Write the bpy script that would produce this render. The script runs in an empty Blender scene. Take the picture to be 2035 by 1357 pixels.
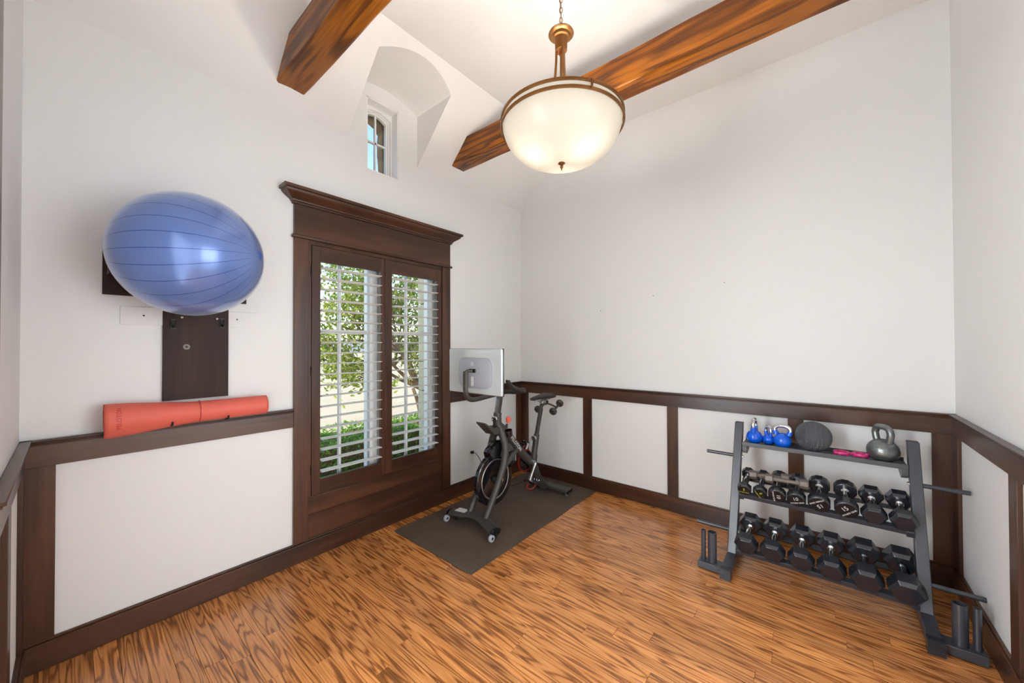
import bpy, bmesh, math, random
from mathutils import Vector, Matrix, Euler, noise as mnoise
random.seed(7)
rnd = random.random
C = bpy.context.scene.collection
SC = bpy.context.scene
PI = math.pi

# ------------------------------------------------------------------ camera
CAM_POS = Vector((-3.5321, -2.8239, 1.51))
F = Vector((0.765993, 0.642772, 0.009930)); R = Vector((0.642824, -0.766008, -0.003053)); U = Vector((-0.005644, -0.008721, 0.999946))
cd = bpy.data.cameras.new('camera'); cam = bpy.data.objects.new('camera', cd); C.objects.link(cam)
cd.sensor_width = 36.0; cd.lens = 13.05199; cd.clip_start = 0.02; cd.clip_end = 500
m = Matrix(((R.x, U.x, -F.x, CAM_POS.x), (R.y, U.y, -F.y, CAM_POS.y), (R.z, U.z, -F.z, CAM_POS.z), (0, 0, 0, 1)))
cam.matrix_world = m
SC.camera = cam

# ------------------------------------------------------------------ world, sun, added fill lamps, exposure
SUN_DIR = Vector((0.80, 0.16, -0.62)).normalized()      # direction the light travels
w = bpy.data.worlds.new('world'); SC.world = w; w.use_nodes = True
nt = w.node_tree; bg = nt.nodes['Background']
sky = nt.nodes.new('ShaderNodeTexSky'); sky.sky_type = 'NISHITA'; sky.sun_disc = False
sky.sun_elevation = math.asin(-SUN_DIR.z); sky.sun_rotation = math.atan2(-SUN_DIR.x, -SUN_DIR.y)
sky.air_density = 1.0; sky.dust_density = 0.6; sky.ozone_density = 1.0
nt.links.new(sky.outputs[0], bg.inputs[0]); bg.inputs[1].default_value = 0.52
sd = bpy.data.lights.new('sun', 'SUN'); sd.energy = 6.0; sd.angle = 0.02; sd.color = (1.0, 0.93, 0.82)
so = bpy.data.objects.new('sun', sd); C.objects.link(so); so.rotation_euler = SUN_DIR.to_track_quat('-Z', 'Y').to_euler()
# added fill lamp in the unseen hall, shining through the opening behind the camera
ad = bpy.data.lights.new('hall_fill_light', 'AREA'); ad.shape = 'RECTANGLE'; ad.size = 2.4; ad.size_y = 2.0
ad.energy = 84; ad.color = (0.90, 0.96, 1.0)
ao = bpy.data.objects.new('hall_fill_light', ad); C.objects.link(ao)
ao.location = (-1.95, -5.25, 1.45); ao.rotation_euler = (PI / 2, 0, 0)
# second added fill lamp, beyond the doorway, to brighten the back and right walls
ed = bpy.data.lights.new('entry_fill_light', 'AREA'); ed.shape = 'RECTANGLE'; ed.size = 1.7; ed.size_y = 2.2
ed.energy = 186; ed.color = (0.90, 0.96, 1.0)
eo = bpy.data.objects.new('entry_fill_light', ed); C.objects.link(eo)
eo.location = (-4.40, -.82, 1.45); eo.rotation_euler = (PI / 2, 0, -PI / 2 - math.radians(35))
SC.view_settings.view_transform = 'Standard'; SC.view_settings.look = 'None'
SC.view_settings.gamma = 1.0; SC.view_settings.use_curve_mapping = False
SC.view_settings.exposure = 0.0
SC.cycles.max_bounces = 10; SC.cycles.diffuse_bounces = 6; SC.cycles.transparent_max_bounces = 16
SC.cycles.caustics_reflective = False; SC.cycles.caustics_refractive = False
SC.cycles.sample_clamp_indirect = 6.0

# ------------------------------------------------------------------ helpers
def lin(*c):
    return tuple((v / 255 / 12.92) if v <= 10 else (((v / 255) + .055) / 1.055) ** 2.4 for v in c)

class MB:
    def __init__(s): s.v = []; s.f = []
    def add(s, vs, fs):
        o = len(s.v); s.v += [tuple(v) for v in vs]; s.f += [tuple(i + o for i in f) for f in fs]; return s
    def box(s, x0, x1, y0, y1, z0, z1):
        x0, x1 = min(x0, x1), max(x0, x1); y0, y1 = min(y0, y1), max(y0, y1); z0, z1 = min(z0, z1), max(z0, z1)
        return s.add([(x0, y0, z0), (x1, y0, z0), (x1, y1, z0), (x0, y1, z0), (x0, y0, z1), (x1, y0, z1), (x1, y1, z1), (x0, y1, z1)],
                     [(0, 3, 2, 1), (4, 5, 6, 7), (0, 1, 5, 4), (1, 2, 6, 5), (2, 3, 7, 6), (3, 0, 4, 7)])
    def obox(s, c, a, b, d):            # centre and three half vectors (right handed)
        c, a, b, d = Vector(c), Vector(a), Vector(b), Vector(d)
        vs = [c - a - b - d, c + a - b - d, c + a + b - d, c - a + b - d, c - a - b + d, c + a - b + d, c + a + b + d, c - a + b + d]
        return s.add(vs, [(0, 3, 2, 1), (4, 5, 6, 7), (0, 1, 5, 4), (1, 2, 6, 5), (2, 3, 7, 6), (3, 0, 4, 7)])
    def tube(s, pts, r, n=12, caps=True, closed=False, up=(0, 0, 1), flat=1.0):
        pts = [Vector(p) for p in pts]; k = len(pts)
        rs = list(r) if isinstance(r, (list, tuple)) else [r] * k
        rings = []; prev = None
        for i in range(k):
            if closed: t = pts[(i + 1) % k] - pts[i - 1]
            else: t = pts[min(i + 1, k - 1)] - pts[max(i - 1, 0)]
            t.normalize()
            if prev is None:
                u0 = Vector(up); 
                if abs(u0.dot(t)) > .95: u0 = Vector((1, 0, 0)) if abs(t.x) < .9 else Vector((0, 1, 0))
                nrm = (u0 - t * u0.dot(t)).normalized()
            else:
                nrm = (prev - t * prev.dot(t)).normalized()
            prev = nrm; b = t.cross(nrm)
            rings.append([pts[i] + (nrm * math.cos(2 * PI * j / n) * flat + b * math.sin(2 * PI * j / n)) * rs[i] for j in range(n)])
        vs = [v for rg in rings for v in rg]; fs = []
        for i in range(k if closed else k - 1):
            a = i * n; c = ((i + 1) % k) * n
            for j in range(n): fs.append((a + j, a + (j + 1) % n, c + (j + 1) % n, c + j))
        if caps and not closed:
            fs.append(tuple(range(n - 1, -1, -1))); fs.append(tuple((k - 1) * n + j for j in range(n)))
        return s.add(vs, fs)
    def lathe(s, prof, c=(0, 0, 0), ax=(0, 0, 1), n=32, caps=True, ph=0.0):
        ax = Vector(ax).normalized(); u = ax.orthogonal().normalized()
        if abs(ax.z) > .999: u = Vector((1, 0, 0))
        b = ax.cross(u); c = Vector(c); vs = []; fs = []
        for r, h in prof:
            for j in range(n):
                a = 2 * PI * j / n + ph
                vs.append(c + ax * h + (u * math.cos(a) + b * math.sin(a)) * r)
        for i in range(len(prof) - 1):
            for j in range(n): fs.append((i * n + j, i * n + (j + 1) % n, (i + 1) * n + (j + 1) % n, (i + 1) * n + j))
        if caps:
            fs.append(tuple(range(n - 1, -1, -1))); fs.append(tuple((len(prof) - 1) * n + j for j in range(n)))
        return s.add(vs, fs)
    def cyl(s, a, b, r, n=20):
        return s.tube([a, b], r, n)
    def prism(s, poly, d):              # 3D polygon extruded along d
        d = Vector(d); poly = [Vector(q) for q in poly]; k = len(poly)
        vs = poly + [q + d for q in poly]
        fs = [tuple(range(k - 1, -1, -1)), tuple(range(k, 2 * k))] + [(i, (i + 1) % k, k + (i + 1) % k, k + i) for i in range(k)]
        return s.add(vs, fs)
    def mesh(s, name, mat=None, sharp=35, smooth=True, fix=True):
        me = bpy.data.meshes.new(name); me.from_pydata(s.v, [], s.f); me.validate()
        if fix:
            bm = bmesh.new(); bm.from_mesh(me); bmesh.ops.recalc_face_normals(bm, faces=bm.faces); bm.to_mesh(me); bm.free()
        if smooth:
            me.polygons.foreach_set('use_smooth', [True] * len(me.polygons)); me.set_sharp_from_angle(angle=math.radians(sharp))
        if mat: me.materials.append(mat)
        return me
    def build(s, name, mat, parent=None, sharp=35, bevel=0, seg=2, smooth=True, fix=True):
        return obj(name, s.mesh(name, mat, sharp, smooth, fix), parent, bevel, seg)

def obj(name, me, parent=None, bevel=0, seg=2):
    o = bpy.data.objects.new(name, me); C.objects.link(o)
    if parent is not None: attach(o, parent)
    if bevel:
        b = o.modifiers.new('bevel', 'BEVEL'); b.width = bevel; b.segments = seg; b.limit_method = 'ANGLE'; b.angle_limit = math.radians(40)
    return o
def world_of(o):
    mtx = Matrix.LocRotScale(o.location, o.rotation_euler, o.scale)
    if o.parent: return world_of(o.parent) @ o.matrix_parent_inverse @ mtx
    return mtx
def attach(o, parent):                  # child keeps the place its mesh was built at
    o.parent = parent; o.matrix_parent_inverse = world_of(parent).inverted()
def empty(name, loc, rz=0):
    o = bpy.data.objects.new(name, None); C.objects.link(o); o.location = loc; o.rotation_euler = (0, 0, rz); o.empty_display_size = .05
    return o
def tag(o, label, cat, group=None):
    o['label'] = label; o['category'] = cat
    if group: o['group'] = group
    return o
def struct(o, label=None):
    o['kind'] = 'structure'
    if label: o['label'] = label
    return o
def copy_tree(o, parent=None):
    c = o.copy(); C.objects.link(c)
    if parent is not None: c.parent = parent
    for ch in list(o.children): copy_tree(ch, c)
    return c
def smoothpath(pts, n=6):               # Catmull-Rom
    P = [Vector(q) for q in pts]; P = [P[0] * 2 - P[1]] + P + [P[-1] * 2 - P[-2]]; out = []
    for i in range(1, len(P) - 2):
        for k in range(n):
            t = k / n; a, b, c, d = P[i - 1], P[i], P[i + 1], P[i + 2]
            out.append(.5 * ((2 * b) + (c - a) * t + (2 * a - 5 * b + 4 * c - d) * t * t + (3 * b - a - 3 * c + d) * t ** 3))
    out.append(P[-2]); return out
def text_mesh(s, size, mat, name='lettering', extrude=0.0006, align='CENTER'):
    cu = bpy.data.curves.new(name, 'FONT'); cu.body = s; cu.size = size; cu.align_x = align; cu.align_y = 'CENTER'; cu.extrude = extrude
    cu.resolution_u = 3
    t = bpy.data.objects.new(name, cu); C.objects.link(t)
    me = bpy.data.meshes.new_from_object(t.evaluated_get(bpy.context.evaluated_depsgraph_get()))
    bpy.data.objects.remove(t); bpy.data.curves.remove(cu)
    me.materials.clear(); me.materials.append(mat); me.name = name
    return me
def place_text(me, parent, origin, xdir, ydir, name='lettering'):
    o = bpy.data.objects.new(name, me); C.objects.link(o)
    x = Vector(xdir).normalized(); y = (Vector(ydir) - x * Vector(ydir).dot(x)).normalized(); z = x.cross(y); p = Vector(origin)
    mt = Matrix(((x.x, y.x, z.x, p.x), (x.y, y.y, z.y, p.y), (x.z, y.z, z.z, p.z), (0, 0, 0, 1)))
    o.parent = parent; o.matrix_parent_inverse = world_of(parent).inverted()
    o.location = mt.to_translation(); o.rotation_euler = mt.to_euler()
    return o

# ------------------------------------------------------------------ materials
def newmat(name):
    m = bpy.data.materials.new(name); m.use_nodes = True; return m, m.node_tree, m.node_tree.nodes['Principled BSDF']
def N(nt, t, **kw):
    n = nt.nodes.new(t)
    for k, v in kw.items(): setattr(n, k, v)
    return n
def plain(name, col, rough=.5, metal=0, spec=.5, bump=0, bscale=200, var=0, vscale=3, coat=0):
    m, nt, b = newmat(name); L = nt.links.new
    b.inputs['Base Color'].default_value = (*col, 1); b.inputs['Roughness'].default_value = rough; b.inputs['Metallic'].default_value = metal
    b.inputs['Specular IOR Level'].default_value = spec; b.inputs['Coat Weight'].default_value = coat
    tc = N(nt, 'ShaderNodeTexCoord')
    if bump:
        n = N(nt, 'ShaderNodeTexNoise'); n.inputs['Scale'].default_value = bscale; n.inputs['Detail'].default_value = 4
        bp = N(nt, 'ShaderNodeBump'); bp.inputs['Strength'].default_value = bump; bp.inputs['Distance'].default_value = .002
        L(tc.outputs['Object'], n.inputs['Vector']); L(n.outputs['Fac'], bp.inputs['Height']); L(bp.outputs[0], b.inputs['Normal'])
    if var:
        n = N(nt, 'ShaderNodeTexNoise'); n.inputs['Scale'].default_value = vscale; n.inputs['Detail'].default_value = 5
        cr = N(nt, 'ShaderNodeValToRGB'); cr.color_ramp.elements[0].position = .3; cr.color_ramp.elements[1].position = .7
        cr.color_ramp.elements[0].color = (*[c * (1 - var) for c in col], 1); cr.color_ramp.elements[1].color = (*[min(1, c * (1 + var)) for c in col], 1)
        L(tc.outputs['Object'], n.inputs['Vector']); L(n.outputs['Fac'], cr.inputs[0]); L(cr.outputs[0], b.inputs['Base Color'])
    return m
def wood(name, cols, axis, across=11, along=.9, finealong=None, narrow=1.0, rough=.35, ring=9.0, fine=90, rand=.25, coat=0, shuffle=True, spec=.5, finedark=.55):
    """stained timber: rings drawn out along the axis, fine pores, each piece its own cut"""
    m, nt, b = newmat(name); L = nt.links.new
    tc = N(nt, 'ShaderNodeTexCoord'); oi = N(nt, 'ShaderNodeObjectInfo')
    off = N(nt, 'ShaderNodeVectorMath', operation='SCALE'); off.inputs[0].default_value = (17.3, 31.7, 23.1)
    L(oi.outputs['Random'], off.inputs['Scale'])
    ad = N(nt, 'ShaderNodeVectorMath', operation='ADD'); L(tc.outputs['Object'], ad.inputs[0])
    if shuffle: L(off.outputs[0], ad.inputs[1])
    sc = [across] * 3; sc['xyz'.index(axis)] = along
    mp = N(nt, 'ShaderNodeMapping'); mp.inputs['Scale'].default_value = sc; L(ad.outputs[0], mp.inputs['Vector'])
    n1 = N(nt, 'ShaderNodeTexNoise'); n1.inputs['Scale'].default_value = 1.0; n1.inputs['Detail'].default_value = 2.5; n1.inputs['Distortion'].default_value = .3
    L(mp.outputs[0], n1.inputs['Vector'])
    mu = N(nt, 'ShaderNodeMath', operation='MULTIPLY'); mu.inputs[1].default_value = ring * 2 * PI; L(n1.outputs['Fac'], mu.inputs[0])
    sn = N(nt, 'ShaderNodeMath', operation='SINE'); L(mu.outputs[0], sn.inputs[0])
    s2 = N(nt, 'ShaderNodeMath', operation='MULTIPLY_ADD'); s2.inputs[1].default_value = .5; s2.inputs[2].default_value = .5; L(sn.outputs[0], s2.inputs[0])
    if narrow != 1.0:                   # thin dark growth lines on a lighter ground
        i1 = N(nt, 'ShaderNodeMath', operation='SUBTRACT'); i1.inputs[0].default_value = 1.0; L(s2.outputs[0], i1.inputs[1])
        pw = N(nt, 'ShaderNodeMath', operation='POWER'); pw.inputs[1].default_value = narrow; L(i1.outputs[0], pw.inputs[0])
        s2 = N(nt, 'ShaderNodeMath', operation='SUBTRACT'); s2.inputs[0].default_value = 1.0; L(pw.outputs[0], s2.inputs[1])
    sf = [fine] * 3; sf['xyz'.index(axis)] = finealong or along * 3.2
    mp2 = N(nt, 'ShaderNodeMapping'); mp2.inputs['Scale'].default_value = sf; L(ad.outputs[0], mp2.inputs['Vector'])
    n2 = N(nt, 'ShaderNodeTexNoise'); n2.inputs['Scale'].default_value = 1.0; n2.inputs['Detail'].default_value = 3; L(mp2.outputs[0], n2.inputs['Vector'])
    mx = N(nt, 'ShaderNodeMath', operation='MULTIPLY_ADD'); mx.inputs[1].default_value = finedark; L(n2.outputs['Fac'], mx.inputs[0])
    sc3 = N(nt, 'ShaderNodeMath', operation='MULTIPLY'); sc3.inputs[1].default_value = 1 - finedark; L(s2.outputs[0], sc3.inputs[0]); L(sc3.outputs[0], mx.inputs[2])
    cr = N(nt, 'ShaderNodeValToRGB'); el = cr.color_ramp.elements
    while len(el) < len(cols): el.new(.5)
    for e, (p_, c_) in zip(el, cols): e.position = p_; e.color = (*c_, 1)
    L(mx.outputs[0], cr.inputs[0])
    # broad tone drift and per-piece tone
    n3 = N(nt, 'ShaderNodeTexNoise'); n3.inputs['Scale'].default_value = 1.6; L(ad.outputs[0], n3.inputs['Vector'])
    t1 = N(nt, 'ShaderNodeMath', operation='MULTIPLY_ADD'); t1.inputs[1].default_value = rand; t1.inputs[2].default_value = 1 - rand / 2; L(oi.outputs['Random'], t1.inputs[0])
    t2 = N(nt, 'ShaderNodeMath', operation='MULTIPLY_ADD'); t2.inputs[1].default_value = .5; t2.inputs[2].default_value = .75; L(n3.outputs['Fac'], t2.inputs[0])
    t3 = N(nt, 'ShaderNodeMath', operation='MULTIPLY'); L(t1.outputs[0], t3.inputs[0]); L(t2.outputs[0], t3.inputs[1])
    vm = N(nt, 'ShaderNodeVectorMath', operation='SCALE'); L(cr.outputs[0], vm.inputs[0]); L(t3.outputs[0], vm.inputs['Scale'])
    L(vm.outputs[0], b.inputs['Base Color'])
    b.inputs['Roughness'].default_value = rough; b.inputs['Coat Weight'].default_value = coat; b.inputs['Coat Roughness'].default_value = .12
    b.inputs['Specular IOR Level'].default_value = spec
    bp = N(nt, 'ShaderNodeBump'); bp.inputs['Strength'].default_value = .12; bp.inputs['Distance'].default_value = .001
    L(mx.outputs[0], bp.inputs['Height']); L(bp.outputs[0], b.inputs['Normal'])
    return m

M = {}
M['wall'] = plain('wall_paint', (.835, .835, .825), .55, spec=.35, bump=.05, bscale=160)
M['ceil'] = plain('ceiling_paint', (.85, .84, .82), .65, spec=.3, bump=.04, bscale=160)
TR = [(.15, lin(46, 26, 17)), (.5, lin(70, 42, 28)), (.85, lin(92, 58, 38))]
for a in 'xyz': M['trim_' + a] = wood('stained_trim_' + a, TR, a, across=6, along=.7, rough=.3, ring=2, fine=70, rand=.12, shuffle=True, finedark=.6)
BE = [(.15, lin(66, 32, 6)), (.5, lin(116, 64, 12)), (.85, lin(164, 98, 22))]
M['beam'] = wood('rustic_beam', BE, 'y', across=6, along=.75, rough=.36, ring=6, narrow=2.0, fine=120, finealong=4, rand=.1, finedark=.55, spec=.3)
FL = [(.20, lin(104, 60, 26)), (.42, lin(158, 96, 46)), (.66, lin(200, 130, 70)), (.88, lin(224, 160, 96))]
M['floor'] = wood('oak_floor', FL, 'y', across=14, along=.95, rough=.26, ring=10, narrow=2.6, fine=230, finealong=6, rand=.36, spec=.55, coat=.22, finedark=.60)
M['gap'] = plain('subfloor', lin(40, 22, 12), .8)
M['white'] = plain('white_gloss_paint', (.90, .895, .88), .3, bump=.03)
M['slat'] = plain('pale_shutter_slat', (.86, .85, .83), .28, bump=.03)  # one even pale base colour for every slat
M['black'] = plain('black_powdercoat_sky_tint', lin(54, 57, 66), .34, spec=.8, bump=.08, bscale=900)  # blue in the base colour stands in for sky reflected from the window
M['rubber'] = plain('black_rubber_sky_tint', lin(31, 35, 44), .24, spec=.9, bump=.06, bscale=700)  # bluish base imitates the window's sky sheen on black rubber
M['rubface'] = plain('urethane', lin(24, 25, 28), .3, bump=.05, bscale=500)
M['chrome'] = plain('chrome', (.75, .75, .76), .14, 1, bump=.02)
M['steel'] = plain('brushed_steel', (.55, .54, .52), .3, 1, bump=.05, bscale=400)
M['blue'] = plain('blue_vinyl', lin(10, 96, 226), .2, bump=.02, coat=.3)
M['hammer'] = plain('hammertone_steel', lin(128, 134, 134), .3, .75, bump=.5, bscale=160, var=.12, vscale=30)
M['pink'] = plain('pink_plastic', lin(232, 62, 138), .3, bump=.02)
M['bike'] = plain('matte_charcoal_paint', lin(62, 58, 53), .42, bump=.05, bscale=800)
M['bikegloss'] = plain('gloss_black_plastic', lin(22, 22, 26), .12, bump=.01, coat=.5)
M['silver'] = plain('silver_screen_back', lin(214, 220, 221), .2, .25, bump=.02)
M['greyplas'] = plain('light_grey_plastic', lin(172, 175, 186), .45, bump=.03)
M['red'] = plain('red_plastic', lin(128, 28, 24), .35, bump=.03)
M['coralknob'] = plain('coral_knob', lin(236, 104, 84), .35, bump=.03)
M['saddle'] = plain('saddle_vinyl', lin(46, 44, 40), .5, bump=.15, bscale=600)
M['cord'] = plain('cord_rubber', lin(22, 22, 22), .5, bump=.02)
M['print'] = plain('white_print', lin(225, 225, 225), .5, bump=.01)
M['printy'] = plain('yellow_green_print', lin(190, 190, 60), .5, bump=.01)
M['mat'] = plain('exercise_mat', lin(90, 77, 66), .8, spec=.25, bump=.5, bscale=420, var=.14, vscale=4)
M['bronze'] = plain('aged_bronze', lin(142, 98, 56), .3, .8, bump=.08, bscale=120, var=.2, vscale=8)
M['greyiron'] = plain('grey_vinyl', lin(112, 102, 94), .36, bump=.05, var=.1, vscale=20)
M['iron'] = plain('hook_iron', lin(34, 30, 28), .4, .3, bump=.1)
M['board'] = wood('espresso_board', [(.3, lin(50, 33, 27)), (.7, lin(66, 46, 38))], 'z', across=5, along=.8, rough=.5, ring=2, fine=70, rand=.1, spec=.2)
M['plate'] = plain('white_plastic', (.80, .79, .76), .4, bump=.01)
M['bark'] = plain('bark', lin(120, 96, 72), .9, bump=.8, bscale=40, var=.25, vscale=12)
M['ground'] = plain('pale_dry_ground', lin(190, 172, 142), .95, bump=.4, bscale=8, var=.05, vscale=.4)
M['stone'] = plain('brown_stone', lin(128, 106, 78), .9, bump=.8, bscale=30, var=.35, vscale=14)
M['cream'] = plain('cream_cladding', lin(206, 200, 170), .85, bump=.3, bscale=60, var=.08, vscale=9)
M['hill'] = plain('distant_hills', lin(150, 150, 150), .95, bump=.2, bscale=1, var=.15, vscale=.1)
def coral_mat():
    m, nt, b = newmat('coral_yoga_mat'); L = nt.links.new
    b.inputs['Base Color'].default_value = (*lin(224, 104, 88), 1); b.inputs['Roughness'].default_value = .6
    tc = N(nt, 'ShaderNodeTexCoord'); n = N(nt, 'ShaderNodeTexNoise'); n.inputs['Scale'].default_value = 500
    bp = N(nt, 'ShaderNodeBump'); bp.inputs['Strength'].default_value = .2; bp.inputs['Distance'].default_value = .001
    L(tc.outputs['Object'], n.inputs['Vector']); L(n.outputs['Fac'], bp.inputs['Height']); L(bp.outputs[0], b.inputs['Normal'])
    return m
M['coral'] = coral_mat()
M['coralprint'] = plain('coral_print', lin(176, 48, 54), .6, bump=.01)
def ball_mat():
    m, nt, b = newmat('blue_ball_vinyl'); L = nt.links.new
    tc = N(nt, 'ShaderNodeTexCoord'); sp = N(nt, 'ShaderNodeSeparateXYZ'); L(tc.outputs['Object'], sp.inputs[0])
    at = N(nt, 'ShaderNodeMath', operation='ARCTAN2'); L(sp.outputs['Y'], at.inputs[0]); L(sp.outputs['X'], at.inputs[1])
    mu = N(nt, 'ShaderNodeMath', operation='MULTIPLY'); mu.inputs[1].default_value = 26 / (2 * PI); L(at.outputs[0], mu.inputs[0])
    fr = N(nt, 'ShaderNodeMath', operation='FRACT'); L(mu.outputs[0], fr.inputs[0])
    s_ = N(nt, 'ShaderNodeMath', operation='SUBTRACT'); s_.inputs[1].default_value = .5; L(fr.outputs[0], s_.inputs[0])
    ab = N(nt, 'ShaderNodeMath', operation='ABSOLUTE'); L(s_.outputs[0], ab.inputs[0])
    lt = N(nt, 'ShaderNodeMath', operation='LESS_THAN'); lt.inputs[1].default_value = .022; L(ab.outputs[0], lt.inputs[0])
    mx = N(nt, 'ShaderNodeMix', data_type='RGBA'); mx.inputs[6].default_value = (*lin(104, 132, 196), 1); mx.inputs[7].default_value = (*lin(44, 72, 150), 1)
    L(lt.outputs[0], mx.inputs[0]); L(mx.outputs[2], b.inputs['Base Color'])
    bp = N(nt, 'ShaderNodeBump'); bp.inputs['Strength'].default_value = .35; bp.inputs['Distance'].default_value = .002; bp.invert = True
    L(lt.outputs[0], bp.inputs['Height']); L(bp.outputs[0], b.inputs['Normal'])
    b.inputs['Roughness'].default_value = .3; b.inputs['Metallic'].default_value = .3; b.inputs['Coat Weight'].default_value = .6; b.inputs['Coat Roughness'].default_value = .1
    b.inputs['Sheen Weight'].default_value = .3; b.inputs['Sheen Roughness'].default_value = .4
    return m
M['ball'] = ball_mat()
def glass_mat():
    m = bpy.data.materials.new('window_glass'); m.use_nodes = True; nt = m.node_tree; nt.nodes.clear(); L = nt.links.new
    o = N(nt, 'ShaderNodeOutputMaterial'); t = N(nt, 'ShaderNodeBsdfTransparent'); g = N(nt, 'ShaderNodeBsdfGlossy'); g.inputs['Roughness'].default_value = .02
    f = N(nt, 'ShaderNodeFresnel'); f.inputs['IOR'].default_value = 1.35; mx = N(nt, 'ShaderNodeMixShader')
    t.inputs[0].default_value = (.95, .97, .96, 1)
    L(f.outputs[0], mx.inputs[0]); L(t.outputs[0], mx.inputs[1]); L(g.outputs[0], mx.inputs[2]); L(mx.outputs[0], o.inputs[0])
    return m
M['glass'] = glass_mat()
def bowl_mat():
    m = bpy.data.materials.new('frosted_glass'); m.use_nodes = True; nt = m.node_tree; nt.nodes.clear(); L = nt.links.new
    o = N(nt, 'ShaderNodeOutputMaterial'); t = N(nt, 'ShaderNodeBsdfTranslucent'); t.inputs[0].default_value = (.047, .042, .035, 1)
    d = N(nt, 'ShaderNodeBsdfPrincipled'); d.inputs['Base Color'].default_value = (.86, .80, .68, 1); d.inputs['Roughness'].default_value = .3
    tc = N(nt, 'ShaderNodeTexCoord'); n = N(nt, 'ShaderNodeTexNoise'); n.inputs['Scale'].default_value = 9
    bp = N(nt, 'ShaderNodeBump'); bp.inputs['Strength'].default_value = .05; L(tc.outputs['Object'], n.inputs['Vector']); L(n.outputs['Fac'], bp.inputs['Height']); L(bp.outputs[0], d.inputs['Normal'])
    mx = N(nt, 'ShaderNodeMixShader'); mx.inputs[0].default_value = .45
    L(t.outputs[0], mx.inputs[1]); L(d.outputs[0], mx.inputs[2]); L(mx.outputs[0], o.inputs[0])
    return m
M['bowl'] = bowl_mat()
def bulb_mat():
    m, nt, b = newmat('lit_bulb'); b.inputs['Emission Color'].default_value = (1, .91, .81, 1); b.inputs['Emission Strength'].default_value = 455
    return m
M['bulb'] = bulb_mat()
def leaf_mat(name, c1, c2, tr):
    m = bpy.data.materials.new(name); m.use_nodes = True; nt = m.node_tree; nt.nodes.clear(); L = nt.links.new
    o = N(nt, 'ShaderNodeOutputMaterial'); tc = N(nt, 'ShaderNodeTexCoord'); n = N(nt, 'ShaderNodeTexNoise'); n.inputs['Scale'].default_value = 14; n.inputs['Detail'].default_value = 6
    cr = N(nt, 'ShaderNodeValToRGB'); cr.color_ramp.elements[0].position = .35; cr.color_ramp.elements[1].position = .65
    cr.color_ramp.elements[0].color = (*c1, 1); cr.color_ramp.elements[1].color = (*c2, 1)
    d = N(nt, 'ShaderNodeBsdfPrincipled'); d.inputs['Roughness'].default_value = .5; t = N(nt, 'ShaderNodeBsdfTranslucent'); mx = N(nt, 'ShaderNodeMixShader'); mx.inputs[0].default_value = tr
    L(tc.outputs['Object'], n.inputs['Vector']); L(n.outputs['Fac'], cr.inputs[0]); L(cr.outputs[0], d.inputs['Base Color']); L(cr.outputs[0], t.inputs[0])
    L(d.outputs[0], mx.inputs[1]); L(t.outputs[0], mx.inputs[2]); L(mx.outputs[0], o.inputs[0])
    return m
M['leaf'] = leaf_mat('tree_leaves', lin(92, 124, 40), lin(176, 178, 76), .45)
M['hedge'] = leaf_mat('hedge_leaves', lin(66, 116, 36), lin(150, 190, 76), .35)

# ------------------------------------------------------------------ room shell
LA, LB, ZA, ZF, K = 3.678, 3.447, 3.132, 3.715, .98
YR = -(ZF - ZA) / K                               # where the window-side slope meets the flat ceiling
WT = .18
def cells(us, vs, holes, put):
    for i in range(len(us) - 1):
        for j in range(len(vs) - 1):
            cu, cv = (us[i] + us[i + 1]) / 2, (vs[j] + vs[j + 1]) / 2
            if not any(h[0] < cu < h[1] and h[2] < cv < h[3] for h in holes): put(us[i], us[i + 1], vs[j], vs[j + 1])
# floor: subfloor + one object per plank
sub = MB().box(-LA - .1, .1, -LB - .1, .1, -.12, -.02).build('floor', M['gap']); struct(sub)
PW = .0826; cache = {}
def plank_mesh(L):
    L = round(L, 2)
    if L not in cache:
        g = .0005; b = .0009; t = MB(); x0, x1, y0, y1 = g, PW - g, -L + g, -g
        t.add([(x0, y0, -.02), (x1, y0, -.02), (x1, y1, -.02), (x0, y1, -.02), (x0, y0, -b), (x1, y0, -b), (x1, y1, -b), (x0, y1, -b),
               (x0 + b, y0 + b, 0), (x1 - b, y0 + b, 0), (x1 - b, y1 - b, 0), (x0 + b, y1 - b, 0)],
              [(0, 3, 2, 1), (0, 1, 5, 4), (1, 2, 6, 5), (2, 3, 7, 6), (3, 0, 4, 7), (4, 5, 9, 8), (5, 6, 10, 9), (6, 7, 11, 10), (7, 4, 8, 11), (8, 9, 10, 11)])
        cache[L] = t.mesh('floor_plank', M['floor'], smooth=False)
    return cache[L]
rows = int(math.ceil(LA / PW))
for r_ in range(rows):
    y = 0.0; x = -LA + r_ * PW - .02; first = True
    while y > -LB + .001:
        L = random.choice([.6, .75, .9, 1.05, 1.2, 1.35]) * (random.uniform(.4, 1) if first else 1); first = False
        if y - L < -LB + .3: L = LB + y
        o = obj('floor_plank', plank_mesh(L), sub); o.location = (x, y, 0); y -= round(L, 2)

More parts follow.
